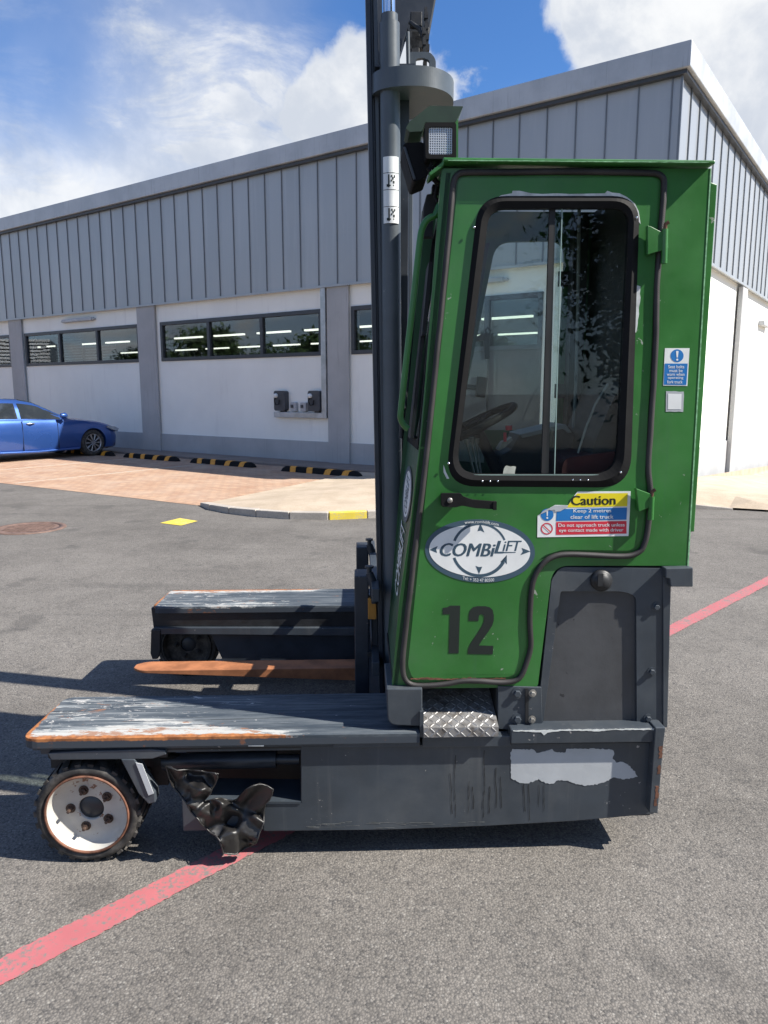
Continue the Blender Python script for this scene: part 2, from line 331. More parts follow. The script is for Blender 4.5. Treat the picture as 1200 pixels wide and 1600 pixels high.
# ------------------------------------------------------------------ mesh helpers
TO = Vector((0, 3.2, 0))
def P(px, py, Y):
    d = ray(px, py); x = d.x*cos(PSI)+d.y*sin(PSI); y = -d.x*sin(PSI)+d.y*cos(PSI)
    return Vector((x/y*Y, Y, H+d.z/y*Y))
def PX(px, py, X):       # truck-frame plane X = const
    d = ray(px, py); x = d.x*cos(PSI)+d.y*sin(PSI); y = -d.x*sin(PSI)+d.y*cos(PSI)
    return Vector((X, y/x*X, H+d.z/x*X))
def G(px, py, z=0):
    d = ray(px, py); t = (z-H)/d.z; return Vector((d.x*t, d.y*t, z))
def PP(pts, Y): return [P(x, y, Y) for x, y in pts]
def rnd(pts, radii, n=6):
    out = []; L = len(pts)
    if isinstance(radii, (int, float)): radii = [radii]*L
    for i, p in enumerate(pts):
        r = radii[i]; p = Vector(p)
        if r <= 0: out.append(tuple(p)); continue
        a = Vector(pts[i-1])-p; b = Vector(pts[(i+1) % L])-p
        ra = min(r, a.length*.49); rb = min(r, b.length*.49)
        A = p+a.normalized()*ra; B = p+b.normalized()*rb
        for k in range(n+1):
            t = k/n; q = A*(1-t)**2+p*2*t*(1-t)+B*t*t; out.append(tuple(q))
    return out
def jag(pts, amp, step, seed=0):
    rr = random.Random(seed); out = []
    L = len(pts)
    for i in range(L):
        a = Vector(pts[i]); b = Vector(pts[(i+1) % L]); n = max(1, int((b-a).length/step))
        for k in range(n):
            q = a.lerp(b, k/n); out.append((q.x+rr.uniform(-amp, amp), q.y+rr.uniform(-amp, amp)))
    return out
class MB:
    def __init__(s): s.v = []; s.f = []; s.sm = []; s.mi = []
    def add(s, vs, fs, smooth=False, mi=0):
        o = len(s.v); s.v += [Vector(v) for v in vs]
        for f in fs: s.f.append([i+o for i in f]); s.sm.append(smooth); s.mi.append(mi)
        return s
    def box(s, a, b, mi=0):
        x0, y0, z0 = a; x1, y1, z1 = b
        if x0 > x1: x0, x1 = x1, x0
        if y0 > y1: y0, y1 = y1, y0
        if z0 > z1: z0, z1 = z1, z0
        return s.add([(x0,y0,z0),(x1,y0,z0),(x1,y1,z0),(x0,y1,z0),(x0,y0,z1),(x1,y0,z1),(x1,y1,z1),(x0,y1,z1)],
              [(0,3,2,1),(4,5,6,7),(0,1,5,4),(1,2,6,5),(2,3,7,6),(3,0,4,7)], mi=mi)
    def prism(s, pts, off, holes=(), mi=0, back=None):
        off = Vector(off); loops = [list(pts)]+[list(h) for h in holes]
        flat = [Vector(p) for l in loops for p in l]; n = len(flat)
        bk = [p+off for p in flat] if back is None else [Vector(p) for l in back for p in l]
        if holes or len(pts) > 4:
            tri = tessellate_polygon(loops)
            fs = [tuple(t) for t in tri]; fb = [tuple(i+n for i in reversed(t)) for t in tri]
        else:
            fs = [tuple(range(n))]; fb = [tuple(range(2*n-1, n-1, -1))]
        o = 0; side = []
        for l in loops:
            m = len(l)
            for i in range(m): side.append((o+i, o+(i+1) % m, o+(i+1) % m+n, o+i+n))
            o += m
        return s.add(flat+bk, fs+fb+side, mi=mi)
    def sheet(s, pts, mi=0):
        if len(pts) > 4: return s.add(pts, [tuple(t) for t in tessellate_polygon([pts])], mi=mi)
        return s.add(pts, [tuple(range(len(pts)))], mi=mi)
    def tube(s, path, r, n=10, cap=True, mi=0, closed=False):
        path = [Vector(p) for p in path]; L = len(path)
        rr = r if isinstance(r, (list, tuple)) else [r]*L
        vs = []; up = Vector((0.13, .31, .94)).normalized(); prev = None
        for i, p in enumerate(path):
            if closed: t = path[(i+1) % L]-path[i-1]
            else: t = path[min(i+1, L-1)]-path[max(i-1, 0)]
            t.normalize()
            if prev is None: a = t.cross(up).normalized()
            else: a = (prev-t*prev.dot(t)).normalized()
            prev = a; b = t.cross(a)
            for k in range(n):
                th = 2*pi*k/n; vs.append(p+(a*cos(th)+b*sin(th))*rr[i])
        fs = []
        for i in range(L if closed else L-1):
            j = (i+1) % L
            for k in range(n): fs.append((i*n+k, i*n+(k+1) % n, j*n+(k+1) % n, j*n+k))
        s.add(vs, fs, True, mi)
        if cap and not closed:
            s.add(vs[:n], [tuple(reversed(range(n)))], mi=mi); s.add(vs[-n:], [tuple(range(n))], mi=mi)
        return s
    def lathe(s, prof, c, axis, n=40, mi=0, smooth=True):
        c = Vector(c); axis = Vector(axis).normalized(); q = axis.to_track_quat('Z', 'Y'); vs = []
        for r, h in prof:
            for k in range(n):
                th = 2*pi*k/n; vs.append(c+q @ Vector((r*cos(th), r*sin(th), h)))
        fs = [(i*n+k, i*n+(k+1) % n, (i+1)*n+(k+1) % n, (i+1)*n+k) for i in range(len(prof)-1) for k in range(n)]
        return s.add(vs, fs, smooth, mi)
    def cyl(s, a, b, r, n=16, mi=0): return s.tube([a, b], r, n, True, mi)
    def build(s, name, m, parent=None, bevel=0, seg=2, off=None, world=False, fix=True):
        me = bpy.data.meshes.new(name)
        if off is None: off = OFF.get(parent.name if parent else None, Vector((0,0,0))) if parent else Vector((0,0,0))
        me.from_pydata([v-off for v in s.v], [], s.f)
        for p, sm, mi in zip(me.polygons, s.sm, s.mi): p.use_smooth = sm; p.material_index = mi
        ms = m if isinstance(m, (list, tuple)) else [m]
        for x in ms: me.materials.append(x)
        if fix:
            bm = bmesh.new(); bm.from_mesh(me); bmesh.ops.recalc_face_normals(bm, faces=bm.faces); bm.to_mesh(me); bm.free()
        o = bpy.data.objects.new(name, me); COL.objects.link(o)
        if parent: o.parent = parent; OFF[o.name] = off
        if bevel:
            b = o.modifiers.new('bevel', 'BEVEL'); b.width = bevel; b.segments = seg; b.limit_method = 'ANGLE'; b.angle_limit = radians(40)
        return o
OFF = {}
def thing(name, label, cat, loc=(0,0,0), rz=0, group=None, off=None):
    o = bpy.data.objects.new(name, None); COL.objects.link(o); o.location = loc; o.rotation_euler = (0,0,rz)
    o['label'] = label; o['category'] = cat; o.empty_display_size = .2
    if group: o['group'] = group
    OFF[o.name] = Vector(off) if off is not None else Vector((0,0,0)); return o
def tag(o, label, cat, group=None):
    o['label'] = label; o['category'] = cat
    if group: o['group'] = group
    return o
def struct(o): o['kind'] = 'structure'; return o
def copy_tree(o, parent=None):
    c = o.copy(); COL.objects.link(c); c.parent = parent; OFF[c.name] = OFF.get(o.name, Vector((0,0,0)))
    for ch in list(o.children): copy_tree(ch, c)
    return c
def text(mb, s, fn, bold=0.0, shear=0.0, mi=0, space=1.0):
    cu = bpy.data.curves.new('lettering', 'FONT'); cu.body = s; cu.size = 1; cu.offset = 0; cu.shear = shear; cu.resolution_u = 3; cu.space_character = space
    o = bpy.data.objects.new('lettering', cu); COL.objects.link(o)
    dg = bpy.context.evaluated_depsgraph_get(); me = bpy.data.meshes.new_from_object(o.evaluated_get(dg))
    xs = [v.co.x for v in me.vertices]; ys = [v.co.y for v in me.vertices]; x0, x1, y0, y1 = min(xs), max(xs), min(ys), max(ys)
    nk = 5 if bold > .03 else 3 if bold > .015 else 1
    for k in range(nk):
        dxb = (k-nk//2)*(.016 if nk > 3 else .022)*(nk > 1)
        mb.add([fn((v.co.x+dxb-x0)/(x1-x0), (v.co.y-y0)/(y1-y0))+Vector((-.00008*k, -.00008*k, 0)) for v in me.vertices], [tuple(p.vertices) for p in me.polygons], mi=mi)
    bpy.data.objects.remove(o); bpy.data.curves.remove(cu); bpy.data.meshes.remove(me)
def pxfn(x0, y0, x1, y1, Y, slope=0): return lambda u, v: P(x0+(x1-x0)*u, y1+(y0-y1)*v+slope*u, Y)

# ------------------------------------------------------------------ ground
def gz(x, y):
    def ss(a, b, v):
        t = max(0, min(1, (v-a)/(b-a))); return t*t*(3-2*t)
    return -0.85*ss(4.2, 12, x)*ss(8.5, 13, y)
g = MB()
xs = [-400,-150,-60,-30,-15,-8]+[ -4+i*.75 for i in range(33)]+[24,30,45,90,200,400]
ys = [-400,-120,-40,-15,0,4]+[ 6+i*.75 for i in range(34)]+[34,45,70,120,250,500]
vs = [(x, y, gz(x, y)) for y in ys for x in xs]; nx = len(xs)
g.add(vs, [(j*nx+i, j*nx+i+1, (j+1)*nx+i+1, (j+1)*nx+i) for j in range(len(ys)-1) for i in range(nx-1)], True)
struct(g.build('ground', M['asphalt']))

BC = Vector((4.52, 12.3, 0)); BU = Vector((.8165, -.5773, 0)); BV = Vector((.5773, .8165, 0)); BR = atan2(-.5773, .8165)
def B2W(x, y, z=0): return BC+BU*x+BV*y+Vector((0,0,z))
# paved parking bays, laid 4 mm over the asphalt, between the drive and the wall
def local_build(mb, name, m, **k):           # vertices are given in the building's frame, object is turned with it
    o = mb.build(name, m, None, off=Vector((0,0,0)), **k); o.location = BC; o.rotation_euler = (0,0,BR); return o
def toB(p): d = Vector(p)-BC; return Vector((d.dot(BU), d.dot(BV), p[2] if len(p) > 2 else 0))
k1 = toB((-2.60, 10.32, 0)); k2 = toB((-.15, 13.63, 0)); d1 = toB((-6.8, 12.95, 0))
pv = MB(); slopebay = (d1.y-k1.y)/(d1.x-k1.x)
pv.sheet([(k1.x, k1.y, .004), (k1.x+.1, -.95, .004), (-45, -.95, .004), (-45, k1.y+slopebay*(-45-k1.x), .004)])
struct(local_build(pv, 'parking_bays', M['pavers'], fix=False))
bl = MB()
for xx in (-9.35, -11.8, -14.25, -16.7, -19.15): bl.box((xx-.05, k1.y+slopebay*(xx-k1.x)+.1, .0045), (xx+.05, -1.2, .008))
struct(local_build(bl, 'bay_lines', M['bayline']))
wk = MB(); wk.box((-45, -.95, -.02), (-3.9, .0, .055)); struct(local_build(wk, 'walkway', M['walk'], bevel=.015))
# raised pavement round the building corner
outl = [(-2.60,10.36), (-2.38,9.98), (-2.05,9.66), (-1.65,9.40), (-1.2,9.22), (-.7,9.18), (-.1,9.34), (1.2,9.60), (2.6,9.85), (4.0,10.05), (4.75,10.0), (5.6,9.75), (8.0,8.6), (13.0,7.5), (20,12), (20,19.0), (13.5,24.6), (5.0,12.55), (4.4,12.1), (.0,15.3), (-.62, 14.4)]
zt = [.02,.04,.07,.085,.09,.09,.09,.09,.09,.09,.03,.02,.02,.02,.05,.1,.1,.12,.12,.12,.05]
isl = MB()
# triangulated with interior points so that it follows the fall of the ground
ip = [Vector(p) for p in outl]; nb = len(ip)
def inside(p, poly):
    c = False; j = len(poly)-1
    for i in range(len(poly)):
        a, b = poly[i], poly[j]
        if (a[1] > p[1]) != (b[1] > p[1]) and p[0] < (b[0]-a[0])*(p[1]-a[1])/(b[1]-a[1])+a[0]: c = not c
        j = i
    return c
for i in range(60):
    for j in range(45):
        q = (-2.5+i*.5+.1, 9.0+j*.5+.07)
        if inside(q, outl) and min((Vector(q)-Vector(o)).length for o in outl) > .25: ip.append(Vector(q))
V, E_, F_, *_ = delaunay_2d_cdt(ip, [(i, (i+1) % nb) for i in range(nb)], [], 1, 1e-5)
def iz(v):
    best = min(range(nb), key=lambda i: (Vector(outl[i])-v).length); d = (Vector(outl[best])-v).length
    base = zt[best] if d < .3 else .12
    ramp = max(0, min(1, ((v-Vector((-2.6,10.36))).dot(Vector((.8165,-.5773))))/1.2))
    return gz(v.x, v.y)+min(base, .02+.1*ramp)
isl.add([(v.x, v.y, iz(v)) for v in V], [tuple(f) for f in F_], False)
struct(isl.build('pavement', M['pave'], fix=False))
def kerb_run(pts, zs, name, m, wdt=.13, drop=.0):
    mb = MB(); pts = [Vector(p) for p in pts]; n = len(pts)
    for i in range(n-1):
        a, b = pts[i], pts[i+1]; t = (b-a).normalized(); nrm = Vector((t.y, -t.x))
        a2 = a+t*.004; b2 = b-t*.004
        ta = (pts[i]-pts[i-1]).normalized() if i else t; tb = (pts[i+2]-pts[i+1]).normalized() if i < n-2 else t
        na = (Vector((ta.y, -ta.x))+nrm).normalized(); nb_ = (Vector((tb.y, -tb.x))+nrm).normalized()
        q = [(a2+na*.02, zs[i]), (a2-na*(wdt-.02), zs[i]), (b2-nb_*(wdt-.02), zs[i+1]), (b2+nb_*.02, zs[i+1])]
        vs = [(p.x, p.y, gz(p.x, p.y)-.03) for p, z in q]+[(p.x, p.y, gz(p.x, p.y)+z+.006) for p, z in q]
        mb.add(vs, [(0,1,2,3),(7,6,5,4),(0,4,5,1),(1,5,6,2),(2,6,7,3),(3,7,4,0)])
    return mb.build(name, m, bevel=.012, seg=3)
struct(kerb_run(outl[0:6], [.04,.07,.08,.09,.09,.09], 'kerb', M['kerb']))
struct(kerb_run([(-.70,9.18),(-.22,9.30)], [.09,.09], 'kerb', M['yellowpaint']))
struct(kerb_run([(-.22,9.30),(1.2,9.60),(2.6,9.85),(4.0,10.05),(4.8,10.0)], [.09,.09,.09,.09,.02], 'kerb', M['kerb']))
# painted marks and manhole
M['iron'] = mat('rusty_cast_iron', (.15,.095,.075), .8, var=.3, scale=12, bmp=.3)
rl = MB(); a = Vector((-1.07, 1.82)); b = Vector((3.3, 6.14)); t = (b-a).normalized(); nn = Vector((-t.y, t.x))*.052
pts = []; 
for k in range(0, 801):
    c = a-t*2.2+t*(k*.015); pts.append((c, 0))
vs = []
for c, _ in pts:
    j1 = random.uniform(-.07,.07)+.05*noise.noise(Vector((c.x*6, c.y*6, 0))); j2 = random.uniform(-.07,.07)+.05*noise.noise(Vector((c.x*5, c.y*5, 4)))
    vs += [(c.x+nn.x*(1+j1), c.y+nn.y*(1+j1), .004), (c.x-nn.x*(1+j2), c.y-nn.y*(1+j2), .004)]
rl.add(vs, [(2*i, 2*i+1, 2*i+3, 2*i+2) for i in range(800)])
struct(rl.build('red_road_line', M['redline'], fix=False))
ym = MB(); ym.sheet([G(250,817,.004), G(281,809.5,.004), G(309,814,.004), G(283,821,.004)]); struct(ym.build('yellow_road_mark', M['yellowpaint'], fix=False))
mh = thing('manhole_cover', 'rusty round ribbed manhole cover set in the grey asphalt', 'manhole cover', (-4.2, 8.58, 0), .2)
mb = MB(); mb.lathe([(.33,.001),(.33,.012),(.40,.012),(.405,.001)], (0,0,0), (0,0,1), 48); mb.build('frame', M['iron'], mh)
mb = MB(); mb.cyl((0,0,-.01), (0,0,.008), .325, 48)
for i in range(-7, 8):
    for j in range(-7, 8):
        x, y = i*.042, j*.042
        if x*x+y*y < .085: mb.box((x-.014, y-.014, .007), (x+.014, y+.014, .014))
mb.build('lid', M['iron'], mh)

# ------------------------------------------------------------------ building
ofs = BC.dot(BV)
def W(px, py):
    d = ray(px, py); t = ofs/d.dot(BV); q = d*t-BC; return q.dot(BU), H+d.z*t
bd = thing('retail_building', 'long white rendered building with grey vertical cladding above and a run of high windows', 'building', BC, BR)
L = 46.0; DEP = 26.0; ZC = 3.82; ZR = 6.72; ZF = 6.38
z0w, z1w = 2.40, 3.35
wins = [(-38.6,-32.95), (-32.2,-26.55), (-25.8,-20.0), (-19.12,-13.52), (-12.60,-7.20), (-6.35,-5.25)]
door = (-4.3, -2.07, -.3, 3.35)
def rect(x0, x1, z0, z1, y=0): return [(x0,y,z0),(x1,y,z0),(x1,y,z1),(x0,y,z1)]
mb = MB()
holes = [rect(a, b, z0w, z1w) for a, b in wins]
mb.prism([(-L,0,-.3),(door[0],0,-.3),(door[0],0,door[3]),(door[1],0,door[3]),(door[1],0,-.3),(0,0,-1.3),(0,0,3.9),(-L,0,3.9)], (0,.25,0), holes)
mb.prism([(0,.25,-1.5),(0,DEP,-1.5),(0,DEP,4.05),(0,.25,4.05)], (-.25,0,0))
mb.prism([(-L,DEP,-1.5),(0,DEP,-1.5),(0,DEP,6.3),(-L,DEP,6.3)], (0,.25,0)); mb.prism([(-L,0.25,-1.5),(-L,DEP,-1.5),(-L,DEP,6.3),(-L,.25,6.3)], (.25,0,0))
mb.build('wall', M['render'], bd)
mb = MB(); mb.box((-L,-.035,-.3), (door[0]-.05,.0-.002,.5)); mb.box((door[1]+.05,-.035,-.5), (.035,-.002,.5))
mb.prism([(.002,-.033,-1.4),(.002,DEP,-1.4),(.002,DEP,.42),(.002,-.033,.5)], (.033,0,0)); mb.build('plinth', M['plinth'], bd, bevel=.004)
for x in (-39.1,-32.6,-26.2,-19.55,-13.12,-6.73):
    mb = MB(); mb.box((x-.36 if x != -6.73 else x-.25,-.085,-.3), (x+.36 if x != -6.73 else x+.33,-.037,ZC-.01)); mb.build('pilaster', M['plinth'], bd, bevel=.006)
mb = MB(); mb.box((-.5,-.12,-1.2),(.12,-.037,ZC-.01)); mb.box((.037,-.037,-1.2),(.12,.5,ZC-.01)); mb.build('pilaster', M['plinth'], bd, bevel=.006)
for y in (6.2, 12.8, 19.4):
    mb = MB(); mb.box((.037,y-.3,-1.4),(.13,y+.3,ZC+.1)); mb.build('pilaster', M['plinth'], bd, bevel=.006)
# cladding, sheets then seams
mb = MB(); mb.box((-L,-.10,ZC),(.10,.25,ZR-.1)); mb.box((-.15,.25,3.98),(.10,DEP+.2,ZR-.1)); mb.box((-L,-.13,ZC-.03),(.13,-.10,ZC+.02)); mb.box((.10,-.13,3.95),(.13,DEP+.2,4.0))
mb.build('cladding', M['clad'], bd)
mb = MB(); x = -.03
while x > -L:
    mb.box((x-.009,-.122,ZC+.02),(x+.009,-.099,ZF)); x -= .51
y = .5
mb.box((.099,-.135,ZC+.02),(.135,-.10,ZF))
while y < DEP:
    mb.box((.099,y-.010,4.0),(.124,y+.010,ZF)); y += .6
o = mb.build('cladding_seams', M['seam'], bd)
mb = MB(); mb.box((-L,-.26,ZF+.03),(.26,.2,ZR+.06)); mb.box((-.2,.2,ZF+.03),(.26,DEP+.3,ZR+.06)); mb.build('fascia', M['fascia'], bd, bevel=.015)
mb = MB(); mb.box((-L,-.20,ZF-.03),(.20,-.1,ZF+.03)); mb.box((.1,-.1,ZF-.03),(.20,DEP,ZF+.03)); mb.build('soffit_trim', M['winframe'], bd)
mb = MB(); mb.box((-L,.2,ZR-.12),(-.2,DEP,ZR)); mb.build('roof', M['plinth'], bd)
# interior
mb = MB(); mb.box((-L+.5,13.0,0),(-.5,13.2,4.0)); mb.box((-L+.5,.3,-.2),(-.5,13.2,-.02)); mb.box((-L+.5,.3,3.78),(-.5,13.2,3.9)); mb.build('interior', M['dim'], bd)
for row, yy in enumerate((4.2, 9.0)):
    x = -L+1.5
    while x < -1.2:
        if x > -27:
            mb = MB(); mb.box((x,yy-.05,3.36),(x+1.35,yy+.05,3.41)); mb.build('strip_light', M['strip'], bd)
        x += 1.95
mb = MB()
for a_, b_ in ((-24.5,-20.1),(-19.0,-17.6),(-17.4,-15.9)):
    z = 2.42
    top = 3.30 if a_ < -17.5 else 2.95
    while z < top:
        mb.box((a_, .9, z), (b_, .94, z+.045)); z += .085
mb.build('blinds', M['grille'], bd)
for (a_, b_) in wins:
    fr = MB(); n = 3 if b_-a_ > 3 else 1; wdt = .065
    fr.box((a_-.02,-.03,z0w-.02),(b_+.02,.10,z0w+wdt)); fr.box((a_-.02,-.03,z1w-wdt),(b_+.02,.10,z1w+.02))
    fr.box((a_-.02,-.03,z0w+wdt),(a_+wdt,.10,z1w-wdt)); fr.box((b_-wdt,-.03,z0w+wdt),(b_+.02,.10,z1w-wdt))
    for k in range(1, n):
        x = a_+(b_-a_)*k/n; fr.box((x-.045,-.03,z0w+wdt),(x+.045,.10,z1w-wdt))
    wf = fr.build('window', M['winframe'], bd, bevel=.004)
    for k in range(n):
        x0 = a_+(b_-a_)*k/n+.05; x1 = a_+(b_-a_)*(k+1)/n-.05
        gb = MB(); gb.prism([(x0,.02,z0w+.05),(x1,.02,z0w+.05),(x1,.02+random.uniform(-.004,.004),z1w-.05),(x0,.02,z1w-.05)], (0,.006,0)); gb.build('pane', M['winglass'], wf)
fr = MB(); a_, b_, c_, d_ = door
for xx in (a_, (a_+b_)/2-.04, b_-.08): fr.box((xx,-.03,c_),(xx+.08,.12,d_))
fr.box((a_+.08,-.031,d_-.08),(b_-.08,.121,d_)); fr.box((a_+.08,-.031,z0w-.04),(b_-.08,.121,z0w+.04))
fr.box((a_+.08,.02,c_),(b_-.08,.06,z0w-.04)); df = fr.build('door', M['winframe'], bd)
gb = MB(); gb.box((a_+.08,.02,z0w+.04),((a_+b_)/2-.04,.026,d_-.08)); gb.box(((a_+b_)/2+.04,.02,z0w+.04),(b_-.08,.026,d_-.08)); gb.build('pane', M['winglass'], df)
# wall lights
for x, z in ((-16.2, 3.62), (-3.55, 3.62)):
    mb = MB(); mb.box((x-.72,-.12,z-.05),(x+.72,-.002,z+.04)); mb.box((x-.8,-.09,z-.035),(x+.8,-.001,z+.02)); mb.build('wall_light', M['plastic_grey'], bd, bevel=.015)
mb = MB(); mb.box((.002,9.0,3.3),(.14,10.2,3.42)); mb.build('wall_light', M['plastic_grey'], bd, bevel=.015)
# conduit, tray and chargers mounted on the wall (things of their own)
def W3(px, py, y): 
    a_, z = W(px, py); return a_, y, z
mb = MB(); mb.box((-7.14,-.11,1.08),(-7.01,-.002,ZC-.03)); mb.box((-8.58,-.1105,1.02),(-7.01,-.002,1.14))
o = mb.build('cable_tray', M['galv'], bevel=.006); o.location = BC; o.rotation_euler = (0,0,BR); tag(o, 'pale metal cable trunking running down the white wall and along under the chargers', 'cable tray')
def charger(x, label):
    t_ = thing('ev_charger', label, 'charger', B2W(x, 0), BR, 'wall chargers on the white wall')
    mb = MB(); mb.prism([(px_,-.14,z) for px_, z in rnd([(-.17,1.17),(.17,1.17),(.17,1.62),(-.17,1.62)], .06)], (0,.137,0)); mb.build('housing', M['charger'], t_, bevel=.008)
    mb = MB(); mb.lathe([(.001,.05),(.045,.05),(.05,.03),(.05,0)], (-.09,-.14,1.51), (0,-1,0), 20); mb.build('socket', M['white'], t_)
    mb = MB(); mb.tube([(-.09,-.16,1.47),(-.10,-.20,1.40),(-.05,-.20,1.30),(.02,-.18,1.32),(.03,-.17,1.42)], .012, 8); mb.build('cable', M['rubber'], t_)
    mb = MB(); mb.box((-.04,-.07,1.14),(.10,-.003,1.168)); mb.build('gland', M['charger'], t_)
charger(-8.37, 'dark charger box at the left end of the cable tray, far from the pilaster'); charger(-7.34, 'dark charger box next to the vertical trunking and pilaster')
def sock(x, label):
    t_ = thing('isolator_switch', label, 'switch box', B2W(x, 0), BR, 'small switch boxes between the chargers')
    mb = MB(); mb.box((-.085,-.09,1.16),(.085,-.003,1.36)); mb.build('housing', M['plastic_grey'], t_, bevel=.01)
    mb = MB(); mb.box((-.06,-.11,1.24),(.01,-.091,1.31)); mb.build('switch', M['charger'], t_, bevel=.004)
sock(-8.0, 'small grey switch box beside the left charger'); sock(-7.70, 'small grey switch box beside the right charger')

# wheel stops
def wheel_stop(c, label, rz=BR):
    t_ = thing('wheel_stop', label, 'wheel stop', c, rz, 'rubber wheel stops along the parking bays')
    prof = [(-.085,0),(-.06,.085),(-.03,.105),(.03,.105),(.06,.085),(.085,0)]
    mb = MB(); xs_ = [-1.0,-.96,-.89,.89,.96,1.0]; sc = [.25,.7,1,1,.7,.25]
    vs = [(x, y*(.75+.25*k), z*k) for x, k in zip(xs_, sc) for y, z in prof]; n = 6
    fs = [(i*n+k, (i+1)*n+k, (i+1)*n+k+1, i*n+k+1) for i in range(5) for k in range(5)]+[tuple(range(6)), tuple(range(30,36))[::-1]]
    mb.add(vs, fs); mb.build('body', M['rubber'], t_, bevel=.006)
    for x in (-.66,-.22,.22,.66):
        mb = MB(); s_ = .05; w_ = .075
        a0 = [(-.0875,-.001),(-.0625,.0865),(-.031,.108),(.031,.108),(.0625,.0865)]
        sk = 0.10 if x > 0 else -.03
        vs = []
        for k, (y, z) in enumerate(a0): vs += [(x-w_+sk*k/3, y, z+.001), (x+w_+sk*k/3, y, z+.001)]
        mb.add(vs, [(2*k, 2*k+1, 2*k+3, 2*k+2) for k in range(4)]); mb.build('reflector', M['syel2'], t_, fix=True)
M['syel2'] = mat('orange_yellow_reflector', (.72,.31,.03), .5, var=.15, scale=20)
wheel_stop((-5.58,17.60,.006), 'black and yellow rubber wheel stop just ahead of the blue car')
wheel_stop((-3.57,16.20,.006), 'middle black and yellow wheel stop, between two others')
wheel_stop((-1.25,14.42,.006), 'black and yellow wheel stop nearest the forklift mast and pale pavement')
wheel_stop((-7.60,19.02,.006), 'wheel stop mostly hidden under the nose of the blue car')

# ------------------------------------------------------------------ blue car
car = thing('parked_car', 'blue saloon car parked nose in to the white wall, its bonnet in shade', 'car', (-8.02,19.06,.006), atan2(.8165,.5773))
def loft(secs, n_, closed=True):
    vs = [p for s_ in secs for p in s_]; m_ = len(secs[0]); fs = []
    for i in range(len(secs)-1):
        for k in range(m_ if closed else m_-1): fs.append((i*m_+k, i*m_+(k+1) % m_, (i+1)*m_+(k+1) % m_, (i+1)*m_+k))
    return vs, fs
def bsec(x, zb, zt_, hw, sh):   # x, bottom, top at centre, half width, shoulder height
    half = [(0,zb),(hw*.80,zb),(hw*.95,zb+.05),(hw*.985,zb+.18),(hw,(zb+sh)/2+.05),(hw*.985,sh-.08),(hw*.93,sh),(hw*.78,sh+(zt_-sh)*.6),(hw*.45,zt_-.005),(0,zt_)]
    return [(x, y, z) for y, z in half]+[(x, -y, z) for y, z in half[-2:0:-1]]
secs = [bsec(*q) for q in ((.83,.28,.62,.50,.52),(.80,.22,.70,.66,.58),(.70,.17,.77,.80,.66),(.5,.16,.83,.87,.74),(.2,.16,.89,.90,.82),(-.2,.17,.95,.91,.88),(-.6,.17,.98,.91,.92),(-.95,.17,.99,.91,.93),(-1.6,.17,1.0,.91,.94),(-2.4,.17,1.01,.91,.95),(-3.0,.18,1.03,.905,.97),(-3.4,.2,1.05,.88,.99),(-3.7,.25,1.05,.84,.99),(-3.85,.35,1.0,.76,.93),(-3.9,.45,.9,.66,.85))]
vs, fs = loft(secs, 0); mb = MB(); mb.add(vs, fs+[tuple(range(18)), tuple(range(14*18, 15*18))[::-1]], True)
body = mb.build('body', M['carblue'], car)
for ax in (0, -2.85):
    for sy in (-1, 1):
        cb = MB(); cb.cyl((ax, sy*.62, .33), (ax, sy*1.1, .33), .365, 36); co = cb.build('cut', M['carblue'], car)
        md = body.modifiers.new('b', 'BOOLEAN'); md.object = co; md.operation = 'DIFFERENCE'; md.solver = 'EXACT'
dg = bpy.context.evaluated_depsgraph_get(); nm = bpy.data.meshes.new_from_object(body.evaluated_get(dg)); body.modifiers.clear(); body.data = nm
for p_ in nm.polygons: p_.use_smooth = True
nm.set_sharp_from_angle(angle=radians(40))
for o in [o for o in list(car.children) if o.name.startswith('cut')]: bpy.data.objects.remove(o)
def gsec(x, wb, wt, zb, zt_): return [(x,-wb,zb),(x,-(wb+wt)/2-.01,(zb+zt_)/2),(x,-wt,zt_-.05),(x,-wt*.8,zt_-.008),(x,0,zt_),(x,wt*.8,zt_-.008),(x,wt,zt_-.05),(x,(wb+wt)/2+.01,(zb+zt_)/2),(x,wb,zb)]
gs = [gsec(*q) for q in ((-.55,.76,.66,.93,.965),(-1.0,.80,.66,.93,1.20),(-1.35,.81,.62,.93,1.36),(-1.7,.81,.60,.94,1.425),(-2.2,.81,.60,.95,1.44),(-2.7,.81,.59,.96,1.41),(-3.1,.79,.60,.97,1.31),(-3.5,.76,.62,1.0,1.12),(-3.65,.74,.64,1.02,1.06))]
vs, fs = loft(gs, 0, False); mb = MB(); mb.add(vs, fs, True); mb.build('roof', M['carblue'], car)
for sy in (-1, 1):
    def GS(x, f):   # a point on the side of the greenhouse
        for a0, a1 in zip(gs, gs[1:]):
            if a1[0][0] <= x <= a0[0][0]:
                u = (x-a0[0][0])/(a1[0][0]-a0[0][0]); p0 = Vector(a0[0]).lerp(Vector(a1[0]), u); p1 = Vector(a0[1]).lerp(Vector(a1[1]), u); p2 = Vector(a0[2]).lerp(Vector(a1[2]), u)
                q = p0.lerp(p1, f*2) if f < .5 else p1.lerp(p2, f*2-1); return Vector((q.x, sy*(abs(q.y)+.006), q.z+.002))
    for x0_, x1_ in ((-.80,-1.78), (-1.86,-2.75)):
        cols = 8; vs = []
        for i in range(cols+1):
            x = x0_+(x1_-x0_)*i/cols; tp = .86 if -1.2 > x > -2.9 else .80
            for f in (.06, .3, .6, tp): 
                q = GS(x, f); vs.append(tuple(q))
        mb = MB(); mb.add(vs, [(i*4+k, (i+1)*4+k, (i+1)*4+k+1, i*4+k+1) for i in range(cols) for k in range(3)], True); mb.build('side_window', M['carglass'], car, fix=False)
mb = MB()
vs = []
